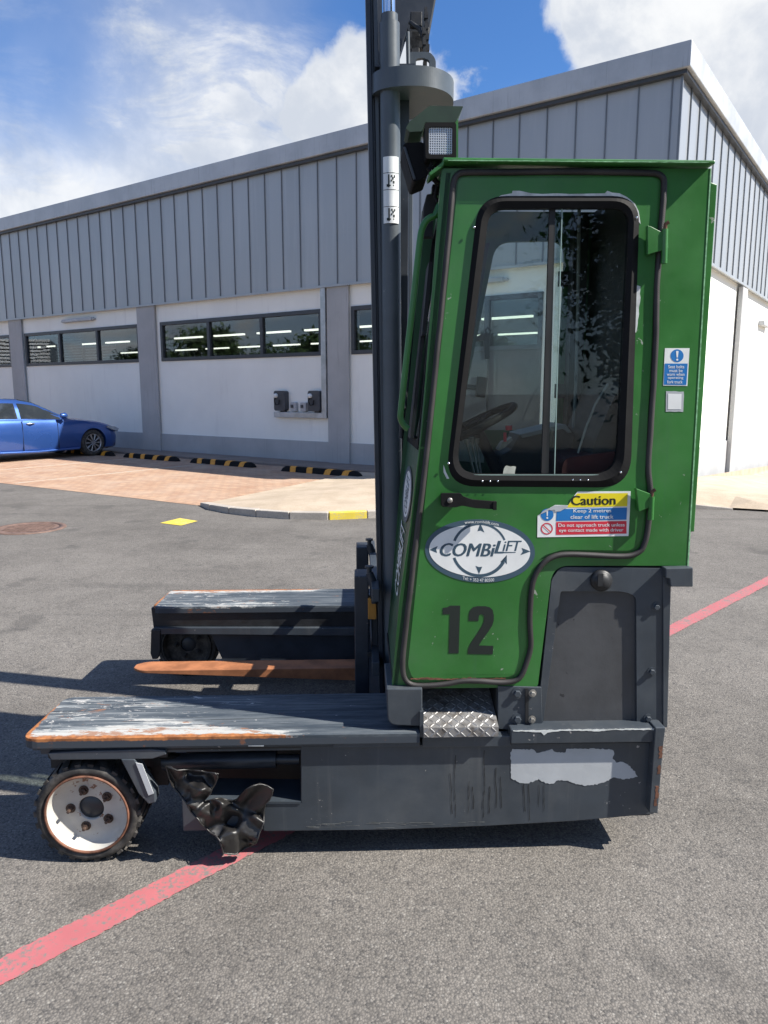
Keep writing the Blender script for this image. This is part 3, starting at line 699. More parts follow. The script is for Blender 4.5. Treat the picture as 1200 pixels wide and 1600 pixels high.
for q in gs[:4]:
    for k in (2,3,4,5,6): vs.append(Vector(q[k])+Vector((.012,0,.006)))
mb.add([Vector((v.x, v.y*.96, v.z)) for v in vs], [(i*5+k, i*5+k+1, (i+1)*5+k+1, (i+1)*5+k) for i in range(3) for k in range(4)], True); mb.build('windscreen', M['carglass'], car)
for sy in (-1, 1):
    mb = MB(); mb.prism([(x,sy*.905,z) for x, z in ((.70,.58),(.42,.68),(.40,.74),(.62,.715),(.74,.66))], (0,-sy*.12,0)); mb.build('headlight', M['headlamp'], car, bevel=.01)
    mb = MB(); mb.tube([(-.78,sy*.84,.97),(-.80,sy*.95,1.0)], .02, 8); mb.tube([(-.74,sy*.98,1.03),(-.80,sy*1.0,1.03),(-.90,sy*.98,1.03)], [.03,.075,.05], 12); mb.build('mirror', M['carblue'], car)
    for hx in (-1.62, -2.62):
        mb = MB(); mb.tube([(hx+.09,sy*.905,.86),(hx,sy*.94,.862),(hx-.09,sy*.905,.86)], .014, 8); mb.build('door_handle', M['alloy'], car)
    mb = MB()
    mb.box((-.95,sy*.885,.17),(-.945,sy*.9135,.92)); mb.box((-1.82,sy*.885,.19),(-1.815,sy*.9135,.93)); mb.build('door_gap', M['int'], car)
    mb = MB(); mb.tube([(-.42,sy*.90,.22),(-1.5,sy*.925,.20),(-2.4,sy*.90,.22)], .03, 8); mb.build('sill', M['carblue'], car)
    for ax in (0, -2.85):
        mb = MB(); mb.lathe([(.21,-.02),(.235,0),(.30,.005),(.328,-.03),(.33,-.11),(.33,-.2)], (ax, sy*.87, .33), (0,sy,0), 40); tw = mb.build('wheel', M['tyre'], car)
        mb = MB(); mb.lathe([(.222,.002),(.212,.004),(.205,-.03)], (ax, sy*.87, .33), (0,sy,0), 40)
        for k in range(10):
            th = 2*pi*k/10
            for dt in (-.07,.07):
                a_ = Vector((ax+cos(th)*.04, sy*.872, .33+sin(th)*.04)); b_ = Vector((ax+cos(th+dt)*.215, sy*.866, .33+sin(th+dt)*.215)); mb.tube([a_, b_], .009, 6)
        mb.cyl((ax,sy*.85,.33),(ax,sy*.876,.33),.045,20); mb.build('rim', M['alloy'], tw)
        mb = MB(); mb.cyl((ax,sy*.60,.33),(ax,sy*.82,.33),.207,30); mb.build('brake', M['int'], tw)

# ------------------------------------------------------------------ trees and a shed behind and beside the camera (the glass mirrors them)
def make_tree(label, loc, hgt, rad, seed, group, nclump=46, nleaf=170, ls=.13, zlow=.28):
    rr = random.Random(seed); t_ = thing('broadleaf_tree', label, 'tree', loc, rr.uniform(0,6), group)
    mb = MB(); mb.tube([(0,0,-.1),(.05,.03,hgt*.25),(-.04,.05,hgt*.5),(.06,0,hgt*.8)], [.16*hgt/6,.13*hgt/6,.09*hgt/6,.03], 10)
    cl = []
    for i in range(nclump):
        th = rr.uniform(0, 2*pi); zz = rr.uniform(zlow, 1.0); rmax = rad*sqrt(max(.05, 1-((zz-.58)/.46)**2))*rr.uniform(.45, 1.08); cl.append(Vector((cos(th)*rmax, sin(th)*rmax, zz*hgt)))
    for c in cl[:14]: mb.tube([(0,0,max(.2*hgt, c.z*.6)), c*.55+Vector((0,0,c.z*.32)), c], [.05*hgt/6,.035*hgt/6,.01], 6)
    mb.build('trunk', M['bark'], t_)
    lb = MB(); vs = []; fs = []
    for c in cl:
        cr = rad*rr.uniform(.16, .34)
        for j in range(nleaf):
            p = c+Vector((rr.gauss(0,1), rr.gauss(0,1), rr.gauss(0,.7)))*cr*.62
            a_ = Vector((rr.gauss(0,1), rr.gauss(0,1), rr.gauss(0,1))).normalized(); b_ = a_.orthogonal().normalized(); s_ = ls*rr.uniform(.5, 1.2); o_ = len(vs)
            vs += [p-a_*s_, p+b_*s_*.4, p+a_*s_, p-b_*s_*.4]; fs.append((o_, o_+1, o_+2, o_+3))
    lb.add(vs, fs); lb.build('crown', M['leaf'], t_, fix=False); return t_
g1 = 'trees across the yard'
make_tree('tall dense tree mirrored in the right of the cab door glass', (7.9,-8.5,0), 11.5, 4.2, 1, g1, 150, 330, .115, .06)
make_tree('dark full tree added between two others to fill gaps in the mirrored crowns', (9.6,-10.6,0), 11, 4.3, 5, g1, 150, 300, .13, .04)  # unseen tree added to close sky gaps in the door glass reflection
make_tree('wide tree mirrored at the rear edge of the cab door glass', (11.5,-12.5,0), 12, 5.0, 2, g1, 110, 200, .24, .06)
tr0 = None
for i, (x, y, s_) in enumerate(((-31,2,1),(-33,7,1.15),(-31,11.5,.9),(-34,15.5,1.1),(-32,19.0,.8),(-32,-3,1.1))):
    if tr0 is None: t_ = tr0 = make_tree('x', (x,y,0), 4.6, 2.6, 11, 'row of trees beyond the car park', 40, 110, .2, .15)
    else: t_ = copy_tree(tr0)
    t_.location = (x,y,0); t_.rotation_euler.z = i*1.3; t_.scale = (s_*1.1,s_*1.1,s_)
    t_['label'] = ('round green tree beyond the car park, %s counted from the louvred shed' % ('fifth','fourth','third','second','first','sixth')[i])
sh = thing('louvred_shed', 'grey louvred shed across the car park mirrored in the left windows', 'shed', (-36,29,0))
mb = MB(); mb.box((-4,-4.5,0),(2.0,4.5,4.6)); mb.build('wall', M['winframe'], sh)
mb = MB()
for k in range(22): mb.box((2.0,-4.5,.3+k*.2),(2.12,4.5,.42+k*.2))
mb.build('louvres', M['grille'], sh)
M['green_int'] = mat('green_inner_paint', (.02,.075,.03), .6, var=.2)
M['edgegreen'] = mat('rubbed_green_edge', (.20,.42,.22), .5, var=.3, scale=60)
M['edgeglass'] = mat('glass_edge_green', (.30,.42,.38), .3)
M['orange'] = mat('orange_wear_pad', (.45,.20,.03), .6)
M['filler3'] = mat('scuffed_paint', (.13,.135,.13), .6, var=.4, scale=50)
# ------------------------------------------------------------------ the side loader (truck frame: x forward-to-rear, turned by PSI)
Rz = Matrix.Rotation(PSI, 3, 'Z')
fk = thing('forklift_truck', 'green and slate sideloading forklift truck marked 12 with tall mast and two worn deck arms', 'forklift', Rz @ TO, PSI, off=TO)
YD = 2.32; YS = 2.345; YC = 2.37; YF = 2.88; ZD = .465; ZL = .43
Y1 = 2.66; Y2 = 3.83; Y3 = 4.17
XT = P(36,1150,YD).x-.012; XR = 1.035
def slate(mb, name='body', par=None, m='slate', **k): return mb.build(name, M[m], par or fk, **k)

# deck arms
def deck(name, ya, yb, xt, xr, m):
    r = .055
    out = rnd([(xt,ya),(xr,ya),(xr,yb),(xt+.02,yb)], [r,0,0,r*.8], 6)
    mb = MB(); mb.prism([(x,y,ZD) for x, y in out], (0,0,-.035)); return mb.build(name, m, fk, bevel=.004)
M['deckA'] = worn('worn_deck_near', YD-TO.y, XT); M['deckB'] = worn('worn_deck_far', Y3-TO.y, P(236,948,Y2).x)
dk = deck('deck', YD, Y1, XT, P(656,1150,YD).x, M['deckA'])
mb = MB(); mb.box((XT+.03,YD+.02,ZD-.05),(.2,Y1-.02,ZD-.034)); mb.build('deck_frame', M['slate'], dk)
dk2 = deck('deck', Y2, Y3, P(236,948,Y2).x, .5, M['deckB'])
# near arm: chassis side plate, beam, recess
z_b = P(600,1297,YS).z
side = [(470,1166),(1022,1160),(1022,1272),(900,1283),(760,1291),(600,1297),(420,1299),(411,1298),(411,1256),(470,1255)]
mb = MB(); mb.prism(PP(side, YS), (0,.02,0)); o = mb.build('chassis_side', M['slate'], fk, bevel=.003)
st = MB(); q = [(798,1176)]+[(798,1215),(812,1224),(826,1223),(842,1218),(858,1226),(872,1220),(884,1219),(900,1225),(915,1228),(930,1226),(946,1222),(958,1215),(975,1218),(996,1214),(990,1203),(980,1194),(972,1191),(962,1191),(958,1185),(960,1176),(957,1171),(925,1170),(885,1170),(884,1176),(868,1175),(862,1170),(852,1175),(838,1176),(832,1171),(800,1171)]
st.prism(PP(jag(q,1.0,2.6,3), YS-.0012), (0,.001,0)); st.build('torn_sticker', M['greyst'], o, fix=True)
rr = random.Random(5)    # drips over the side plate
for x0_ in (703,712,733,738,757,765,775,782,818,826,842,850):
    mb = MB(); y0_ = rr.uniform(1170,1232) if x0_ < 800 else 1226; y1_ = rr.uniform(1262,1284); xx = x0_; path = []
    y_ = y0_
    while y_ < y1_: path.append((xx, y_)); y_ += 7; xx += rr.uniform(-1.0, 1.0)
    for (a0,b0),(a1,b1) in zip(path, path[1:]):
        w0 = rr.uniform(.25,.75); mb.sheet(PP([(a0-w0,b0),(a0+w0,b0),(a1+w0,b1),(a1-w0,b1)], YS-.0012))
    mb.build('tar_drip', M['black'], o, fix=False)
rr = random.Random(8)
for k in range(26):
    mb = MB(); x0_ = rr.uniform(475,760); yb_ = 1297-(x0_-600)*.035*(x0_ > 600)-rr.uniform(2,14); l_ = rr.uniform(6,40); mb.sheet(PP(jag([(x0_,yb_),(x0_+l_,yb_-.3),(x0_+l_,yb_+rr.uniform(.3,.9)),(x0_,yb_+.5)],.2,4,k), YS-.0012)); mb.build('scuff', M['filler3'], o, fix=False)
mb = MB(); mb.box((P(286,1300,YS).x, YS+.001, P(286,1299,YS).z),(P(411,1256,YS).x,YS+.02,P(286,1250,YS).z)); mb.build('lower_beam', M['slate'], fk, bevel=.003)
mb = MB()     # top strip of the recess sill, paint worn away
mb.prism(PP([(300,1251),(470,1253),(470,1256),(300,1256)], YS-.004), (0,.15,0)); mb.build('recess_sill', M['filler2'] if 'filler2' in M else M['slate'], fk)
# recess inside: dark back wall, roof and cylinder
xa, xb = P(262,1200,YS).x, P(470,1200,YS).x
mb = MB(); mb.box((xa, 2.60, .08),(xb+.05, 2.62, ZD-.05)); mb.box((xb,YS+.02,.1),(xb+.02,2.6,ZD-.05)); mb.box((xa,YS+.001,ZD-.06),(xb+.3,2.6,ZD-.0505)); mb.build('recess_lining', M['black'], fk)
mb = MB(); mb.cyl(P(255,1190,2.45), P(432,1186,2.45), .03, 20); mb.cyl(P(425,1186,2.45), P(468,1186,2.45), .018, 14); mb.build('hydraulic_cylinder', M['rail'], fk)
# deck edge rail under the top plate
mb = MB(); mb.box((P(520,1150,YD).x,YD+.008,ZD-.052),(P(656,1150,YD).x,YD+.05,ZD-.0355)); mb.box((XT+.05,YD+.03,ZD-.07),(P(520,1150,YD).x,YD+.05,ZD-.0355)); mb.build('deck_edge', M['slate'], fk, bevel=.002)
mb = MB(); mb.prism(PP([(385,1150),(415,1150),(412,1166),(388,1166)], YD+.001), (0,.01,0)); mb.build('weld_patch', M['rust2'] if 'rust2' in M else M['filler'], fk)
# rear half: ledge, step, panels
zt = P(1030,1137,YD).z
mb = MB(); mb.prism(PP([(660,1152),(798,1150),(798,1167),(660,1168)], YD+.012), (0,.04,0)); mb.build('step_beam', M['slate'], fk, bevel=.003)
mb = MB(); mb.prism(PP([(798,1140),(1037,1137),(1036,1160),(798,1163)], YD), (0,.075,0)); led = mb.build('ledge', M['slate'], fk, bevel=.004)
mb = MB(); mb.prism(PP(jag([(802,1141.5),(1030,1138),(1030,1140.5),(960,1140.8),(940,1142.5),(880,1141.6),(856,1145),(850,1149),(846,1144),(802,1142.6)],.5,4,9), YD-.0012), (0,.0008,0)); mb.build('bare_edge', M['filler'], led)
mb = MB(); mb.prism(PP([(1024,1137),(1040,1137),(1037,1162),(1028,1271),(1015,1271),(1022,1162)], YD-.012), (0,.10,0))
mb.box((P(1028,1150,YD).x,YD+.07,P(1028,1262,YD).z),(P(1036,1150,YD).x+.02,4.1,.46)); mb.build('rear_plate', M['slate'], fk, bevel=.003)
mb = MB()
for x_, y_, a_, h_, sd_ in ((1033,1175,2.5,9,1),(1030,1203,2.5,7,2),(1027,1238,2.5,10,3),(1025,1255,2,5,4)): mb.prism(PP(jag([(x_-a_,y_-h_),(x_+a_,y_-h_),(x_+a_-1,y_+h_),(x_-a_-1,y_+h_)],1.1,3,sd_), YD-.0128), (0,.001,0))
mb.build('rust_scar', M['rust'], fk)
# core of the chassis (seen from a step aside)
mb = MB(); mb.box((xb+.03, YS+.021, .12),(1.02,2.62,.30)); mb.box((.03,2.621,.12),(1.02,4.08,.30)); mb.box((.16,YC+.16,.30),(1.02,4.0,.41)); mb.build('chassis', M['black'], fk)
mb = MB(); mb.box((.50,YC+.05,.41),(1.0,YF+.02,.98)); mb.box((.42,YF+.04,.41),(1.0,4.08,1.0)); mb.build('engine_cover', M['slate'], fk, bevel=.01)
# rear dark panel, frame first
mb = MB()
outer = rnd([(876,886),(1044,888),(1037,1137),(838,1139),(862,905)], [10,0,0,0,6])
inner = rnd([(876,924),(968,924),(984,927),(994,934),(995,1133),(848,1135)], [4,6,6,6,0,0])
mb.prism(PP(outer, YC), (0,.03,0), [PP(inner, YC)]); fr_ = mb.build('panel_frame', M['slate'], fk, bevel=.002)
mb = MB(); mb.prism(PP(rnd([(872,920),(998,920),(998,1137),(846,1138)],0), YC+.012), (0,.02,0)); mb.build('side_panel', M['slate_mid'], fk)
mb = MB(); mb.lathe([(.001,.03),(.022,.03),(.026,.022),(.030,.018),(.036,.016),(.036,0)], P(938,906,YC), (0,-1,0), 20); mb.box(P(934,896,YC-.03), P(942,916,YC-.036)); mb.build('filler_cap', M['black'], fk)
mb = MB(); mb.prism(PP([(1040,888),(1083,887),(1083,917),(1048,917),(1046,904),(1040,903)], YC-.03), (0,.5,0)); mb.build('rear_bracket', M['slate'], fk, bevel=.003)
mb = MB(); mb.prism(PP([(1036,888),(1049,900),(1043,1137),(1036,1137)], YC-.006), (0,.02,0)); mb.build('corner_post', M['slate'], fk, bevel=.002)
def bolt(px, py, Y, m='steel', r=.0105):
    mb = MB(); c = P(px, py, Y); mb.lathe([(r*1.5,0),(r*1.5,.003),(r*.3,.003)], c, (0,-1,0), 14, smooth=False); mb.lathe([(r,.003),(r,.010),(r*.8,.012),(.0001,.012)], c, (0,-1,0), 6, smooth=False); mb.build('bolt', M[m], fk)
for q in ((1025,948),(1018,1049),(1012,1122)): bolt(*q, YC, 'slate')
for q in ((808,1083),(808,1123)): bolt(*q, YC-.006, 'slate', .013)
for q in ((832,1083),(831,1124)): bolt(*q, YC-.01, 'steel', .009)
mb = MB(); mb.prism(PP([(778,1072),(846,1074),(848,1139),(800,1141),(778,1139)], YC-.006), (0,.03,0)); mb.build('hinge_plate', M['slate'], fk, bevel=.002)
mb = MB(); mb.prism(PP([(821,1076),(826,1076),(826,1137),(821,1137)], YC-.013), (0,.006,0)); mb.build('pin_strip', M['black'], fk)
# step recess with chequer plate
c0, c1 = P(660,1137,YD+.01), P(779,1137,YD+.01)
mb = MB()
b0, b1 = P(660,1078,YC), P(779,1078,YC)
mb.box((c0.x,YC+.14,c0.z),(c1.x,YC+.15,b0.z)); mb.box((c0.x-.006,YC+.001,c0.z),(c0.x,YC+.15,b0.z)); mb.box((c1.x,YC+.025,c0.z),(c1.x+.006,YC+.15,b0.z)); mb.build('step_recess', M['black'], fk)
stp = MB()
zz = P(700,1137,YD-.006).z; zb_ = P(700,1152,YD-.006).z
stp.add([(c0.x+.003,YD-.006,zz),(c1.x-.003,YD-.006,zz),(c1.x-.003,YC+.14,zz+.06),(c0.x+.003,YC+.14,zz+.06),(c0.x+.003,YD-.006,zb_),(c1.x-.003,YD-.006,zb_),(c1.x-.003,YD+.01,zb_),(c0.x+.003,YD+.01,zb_),(c1.x-.003,YC+.14,zz+.05),(c0.x+.003,YC+.14,zz+.05)],
        [(0,1,2,3),(4,5,1,0),(7,6,5,4),(9,8,6,7),(3,2,8,9),(0,3,9,7,4),(1,5,6,8,2)])
n_ = 16; wd = c1.x-c0.x
def tread(mb, c, u, v, nrm, a, sgn):
    d1_ = (u*cos(a)+v*sin(a))*.0115; d2_ = (-u*sin(a)+v*cos(a))*.0024
    mb.add([c-d1_-d2_*.6, c-d2_, c+d1_-d2_*.6, c+d1_+d2_*.6, c+d2_, c-d1_+d2_*.6, c-d1_*.6+nrm*.0016, c+d1_*.6+nrm*.0016], [(0,1,7,6),(1,2,7),(2,3,7),(3,4,7),(4,5,6,7),(5,0,6)])
for i in range(12):
    for j in range(2):
        tread(stp, Vector((c0.x+.012+i*(wd-.02)/11.5, YD-.006, zb_+.009+j*.017)), Vector((1,0,0)), Vector((0,0,1)), Vector((0,-1,0)), .78 if (i//1+j) % 2 else -.78, 1)
v_ = Vector((0,.146+.05,.06)).normalized(); nv = Vector((0,-v_.z,v_.y))
for i in range(12):
    for j in range(9):
        tread(stp, Vector((c0.x+.012+i*(wd-.02)/11.5, YD+.006+j*.02, zz+(j*.02+.012)*.06/.196)), Vector((1,0,0)), v_, nv, .78 if (i+j) % 2 else -.78, 1)
stp.build('step_plate', M['chequer'], fk)
# pillar at the cab foot
mb = MB(); mb.prism(PP(rnd([(604,1076),(660,1076),(660,1150),(656,1150),(656,1135),(606,1133)], [0,0,0,0,0,14]), YC-.03), (0,.24,0)); mb.build('cab_foot', M['slate'], fk, bevel=.006)
mb = MB(); mb.prism(PP([(656,1112),(662,1112),(662,1152),(656,1152)], YD+.012), (0,.03,0)); mb.build('edge_strip', M['slate'], fk)

# wheels
def wheel(cx, cy, Yf, wdt, r=.175, dirn=-1, dark=False):
    c = P(cx, cy, Yf); c.z = r
    mb = MB(); rs = r*.83; w_ = wdt
    prof = [(r*.795,-.012),(r*.81,-.004),(r*.86,-.001),(r*.93,-.001),(r*.965,-.012),(r*.985,-.03),(r*.985,-w_+.03),(r*.965,-w_+.012),(r*.87,-w_),(r*.6,-w_)]
    mb.lathe(prof, c, (0,dirn,0), 64); q = Vector((0,dirn,0)).to_track_quat('Z', 'Y')
    nl = 26
    for k in range(nl):
        for sd_ in (0, 1):
            th = 2*pi*(k+sd_*.5)/nl; h0, h1 = (-.008,-w_*.52) if sd_ == 0 else (-w_+.008,-w_*.48); vs = []
            for h, ww, tw_ in ((h0,.055,0),(h1,.045,.10)):
                for dth in (-ww,ww):
                    for rad_ in (r*.955 if h == h0 else r*.97, r*1.012): vs.append(c+q @ Vector((rad_*cos(th+dth+tw_), rad_*sin(th+dth+tw_), h)))
            mb.add(vs, [(0,1,3,2),(4,6,7,5),(0,4,5,1),(2,3,7,6),(1,5,7,3),(0,2,6,4)])
    t_ = mb.build('wheel', M['tyre'], fk)
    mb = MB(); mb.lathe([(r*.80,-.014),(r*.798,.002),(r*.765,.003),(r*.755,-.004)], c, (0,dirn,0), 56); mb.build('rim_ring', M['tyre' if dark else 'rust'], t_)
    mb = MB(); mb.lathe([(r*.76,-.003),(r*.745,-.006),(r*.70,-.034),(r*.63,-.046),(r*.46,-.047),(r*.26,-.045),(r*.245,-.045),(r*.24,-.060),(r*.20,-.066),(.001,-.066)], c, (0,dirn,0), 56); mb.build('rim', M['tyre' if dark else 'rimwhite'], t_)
    mb = MB(); mb.lathe([(r*.238,-.055),(r*.22,-.050),(.001,-.050)], c, (0,dirn,0), 32); mb.build('hub_bore', M['rail'], t_)
    for k in range(5):
        th = 2*pi*k/5+pi; cc = c+Vector((r*.39*cos(th), -dirn*.046, r*.39*sin(th)))
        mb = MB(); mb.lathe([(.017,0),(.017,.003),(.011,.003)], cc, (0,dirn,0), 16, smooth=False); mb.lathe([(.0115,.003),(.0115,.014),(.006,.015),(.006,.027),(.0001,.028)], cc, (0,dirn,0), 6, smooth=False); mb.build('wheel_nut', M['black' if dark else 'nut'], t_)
    return t_
wheel(135, 1272, 2.335, .19, r=.179)
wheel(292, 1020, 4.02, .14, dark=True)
# bracket over the near wheel
mb = MB(); mb.prism(PP([(70,1164),(262,1164),(262,1184),(76,1186)], YD+.06), (0,.18,0)); mb.build('bracket_gap_shade', M['black'], fk, bevel=.002)  # black block: shade of the gap under the deck, put in as colour
mb = MB(); mb.prism(PP([(74,1177),(120,1174),(236,1171),(258,1173),(260,1179),(238,1186),(80,1188)], YD+.006), (0,.05,0)); mb.build('wheel_bracket', M['slate'], fk, bevel=.003)
mb = MB(); mb.prism(PP([(188,1186),(210,1186),(226,1214),(242,1238),(243,1254),(232,1257),(216,1240)], YD+.004), (0,.05,0)); mb.build('bracket_strut', M['slate'], fk, bevel=.004)
mb = MB(); mb.prism(PP([(212,1192),(222,1194),(240,1240),(232,1243)], YD+.0005), (0,.003,0)); mb.build('strut_face', M['greyst'], fk)
mb = MB(); mb.tube([P(100,1172,2.42),P(160,1168,2.43),P(230,1172,2.43),P(262,1182,2.44),P(300,1186,2.45)], .014, 10); mb.tube([P(150,1175,2.46),P(240,1180,2.46),P(270,1190,2.46)], .011, 10); mb.build('hose', M['rubber'], fk)
mb = MB(); mb.box(P(80,1200,2.43), P(262,1164,2.43)+Vector((0,.2,0))); mb.build('arm_frame', M['black'], fk)
mb = MB(); mb.cyl(Vector((P(133,1272,2.335).x,2.40,.175)), Vector((P(133,1272,2.335).x,2.62,.175)), .05, 20); mb.box((P(133,1272,2.5).x-.04,2.53,.175),(P(262,1272,2.5).x,2.62,.42)); mb.build('axle', M['black'], fk)

# far arm
mb = MB(); mb.prism(PP([(236,950),(600,953),(600,983),(240,983)], Y2+.012), (0,.03,0)); fa = mb.build('far_arm_side', M['black'], fk, bevel=.003)
mb = MB(); mb.prism(PP([(240,981),(600,981),(600,994),(242,991)], Y2-.01), (0,.05,0)); mb.build('far_arm_ledge', M['slate'], fk, bevel=.003)
mb = MB(); mb.prism(PP([(236,984),(250,984),(250,1020),(246,1030),(238,1030),(235,1022)], Y2-.02), (0,.03,0)); mb.build('tie_hook', M['black'], fk, bevel=.003)
mb = MB(); mb.prism(PP([(330,992),(620,992),(620,1040),(352,1040)], Y2+.03), (0,.02,0)); mb.build('far_chassis_side', M['rail'], fk)
mb = MB(); mb.box((P(250,1000,Y2).x, Y2+.05, ZD-.13),(.5,Y3-.03,ZD-.036)); mb.box((P(352,1000,Y2).x,Y2+.06,.12),(.5,Y3-.04,ZD-.13)); mb.build('far_chassis', M['black'], fk)

# forks and carriage
def fork(Y, pt, ppx, tip_px):
    zb = .24; w_ = .125; ztop = P(565, pt, Y).z; x0_ = P(ppx, 1000, Y).x; x1_ = P(tip_px, 1050, Y+.03).x
    mb = MB(); mb.box((x0_-.002, Y, zb-.02),(x0_+.058, Y+w_, ztop)); mb.build('fork_shank', M['rail'], fk, bevel=.005)
    mb = MB(); n = 16; vs = []
    for i in range(n+1):
        u = i/10*.93 if i < 11 else .93+.07*(i-10)/6; x = x0_+(x1_-x0_)*u; hw_ = w_/2*(1 if u < .93 else sqrt(max(0.12, 1-((u-.93)/.07)**2))); th = .055*(1-u)+.012
        for yy, z in ((Y+w_/2-hw_,zb),(Y+w_/2+hw_,zb),(Y+w_/2+hw_,zb-th),(Y+w_/2-hw_,zb-th)): vs.append((x, yy, z))
    mb.add(vs, [(i*4+k, i*4+(k+1) % 4, (i+1)*4+(k+1) % 4, (i+1)*4+k) for i in range(n) for k in range(4)]+[(0,1,2,3), (n*4+3,n*4+2,n*4+1,n*4)])
    mb.build('fork_blade', M['forkrust'], fk, bevel=.003)
fork(2.95, 900, 555, 235); fork(3.50, 855, 558, 208)
mb = MB()
xc = P(580, 950, 3.0).x
for z0_, z1_ in ((P(565,925,2.95).z,P(565,905,2.95).z),(P(565,1035,2.95).z,P(565,1015,2.95).z)): mb.box((xc,2.80,z0_),(xc+.03,3.75,z1_))
mb.box((xc+.002,3.0,P(565,1035,2.95).z+.01),(xc+.028,3.06,P(565,925,2.95).z)); mb.box((xc+.002,3.5,P(565,1035,2.95).z+.01),(xc+.028,3.56,P(565,925,2.95).z)); mb.build('carriage', M['slate'], fk, bevel=.003)
for Y_, py in ((2.93,900),(3.48,855)):
    mb = MB(); a_ = P(577,py+2,Y_); mb.cyl(a_, a_+Vector((0,0,.04)), .010, 10); mb.cyl(a_+Vector((0,0,.04)), a_+Vector((0,0,.048)), .018, 12); mb.tube([a_+Vector((0,0,.02)), a_+Vector((.02,0,-.04)), a_+Vector((.02,0,-.11))], [.016,.02,.012], 8); mb.build('fork_latch', M['rail'], fk)
mb = MB(); mb.box(P(575,968,2.94), P(588,935,2.94)+Vector((0,.05,0))); mb.build('wear_pad', M['orange'] if 'orange' in M else M['forkrust'], fk, bevel=.003)
mb = MB(); mb.box(P(574,1026,2.93), P(590,1020,2.93)+Vector((0,.03,0))); mb.cyl(P(590,1035,2.93), P(590,1035,2.93)+Vector((0,.04,0)), .025, 16); mb.build('roller', M['black'], fk)

# mast
def slab(l0, r0, l1, r1, ya, yb, t=-70, b=1084):   # px at y=0 and y=1080 for the left and right edge
    def X(a, c, y): return a+(c-a)*y/1080
    return PP([(X(l0,l1,t),t),(X(r0,r1,t),t),(X(r0,r1,b),b),(X(l0,l1,b),b)], ya), (0,yb-ya,0)
mst = MB()
mst.prism(*slab(571,579,593,600,2.93,3.00)); mst.build('mast_rail', M['rail'], fk, bevel=.003)
mst = MB(); mst.prism(*slab(578.5,582.5,599,602,2.955,3.0)); mst.prism(*slab(583,590,602,606,2.94,3.0)); mst.build('mast_rail', M['mast'], fk, bevel=.002)
mst = MB(); mst.prism(*slab(590,641,600,628,3.005,3.03, 100)); mst.prism(*slab(612,641,616,632,2.975,3.004,100)); mst.build('mast_web', M['rail'], fk, bevel=.002)
# far mast rail and cross members
fx0 = P(638,300,3.62).x
mst = MB(); mst.prism(*slab(637.5,645,640,645,3.36,3.50,150)); mst.build('mast_rail', M['mast'], fk, bevel=.003)
mst = MB(); mst.box((P(600,300,3.1).x,3.03,.7),(P(636,300,3.1).x,3.6,.78)); mst.box((P(606,300,3.1).x,3.03,2.62),(P(630,300,3.1).x,3.6,2.68)); mst.build('cross_member', M['rail'], fk)
# lift cylinder
ca, cb_ = P(609,100,2.91), P(616,1080,2.93); cm = ca+(cb_-ca)*-.08
rc = (P(625,300,2.91)-P(594,300,2.91)).length/2
mst = MB(); mst.tube([ca+(ca-cb_)*.055, cb_], rc, 28); mst.tube([ca+(ca-cb_)*.056, ca+(ca-cb_)*.067], rc*.82, 28); cyl = mst.build('lift_cylinder', M['mast'], fk)
mst = MB(); mst.tube([ca+(ca-cb_)*.03, ca+(ca-cb_)*.19], rc*.58, 24); mst.build('piston_rod', M['chrome'], fk)
# stickers wrapped on the cylinder
def cylpt(u, py, e=.0012):     # u in -1..1 across, px row py
    c = P(609+7*(py-100)/980, py, 2.912); th = u*1.15
    return Vector((c.x+sin(th)*(rc+e), c.y-cos(th)*(rc+e), c.z))
mb = MB()
for py0, py1 in ((249,352),):
    n = 10; vs = [cylpt(-.72+1.44*i/n, py) for py in (py0, py1) for i in range(n+1)]; mb.add(vs, [(i, i+1, n+2+i, n+1+i) for i in range(n)], True)
s1 = mb.build('capacity_sticker', M['white'], cyl, fix=False)
mb = MB()
for py in (274,300,326):
    mb.add([cylpt(-.70+1.4*i/8, py+dy, .0018) for dy in (0,.8) for i in range(9)], [(i, i+1, 10+i, 9+i) for i in range(8)])
for base in (287,339):
    for u0,u1,a0,a1 in ((-.25,-.12,-10,10),(-.12,.25,6,8),(-.38,-.25,5,9),(-.0,.12,-9,-6),(.1,.22,-6,-2),(-.02,.1,-2,1),(.16,.3,0,4),(.26,.36,-9,-5)):
        mb.add([cylpt(u0,base+a0,.0018),cylpt(u1,base+a0,.0018),cylpt(u1,base+a1,.0018),cylpt(u0,base+a1,.0018)], [(0,1,2,3)])
mb.build('pictogram', M['num'], s1, fix=False)
# D shaped guard plate
zp = P(620,105,2.86).z; zq = P(620,137,2.86).z
plan = []
xa_ = P(579,120,2.92).x; xb_ = P(707,140,3.05).x
for k in range(0, 61):
    th = pi+ (pi*1.0)*k/60; cx_ = (xa_+xb_)/2; plan.append((cx_+(xb_-xa_)/2*cos(th), 3.04-.20*abs(sin(th))**(.45 if th < 1.5*pi else .8), zp))
plan += [(xb_-.01, 3.12, zp), (xb_-.06, 3.17, zp), (xa_, 3.17, zp)]
mb = MB(); mb.prism(plan, (0,0,zq-zp)); gp = mb.build('guard_plate', M['mast'], fk, bevel=.004)
mb = MB(); mb.prism(PP([(586,100),(648,99),(648,104),(586,104)], 2.9), (0,.2,0)); mb.build('guard_clamp', M['rail'], gp)
mb = MB(); mb.cyl(P(637,50,2.95), P(638,104,2.95), .0075, 12); mb.build('guide_pin', M['mast'], fk)
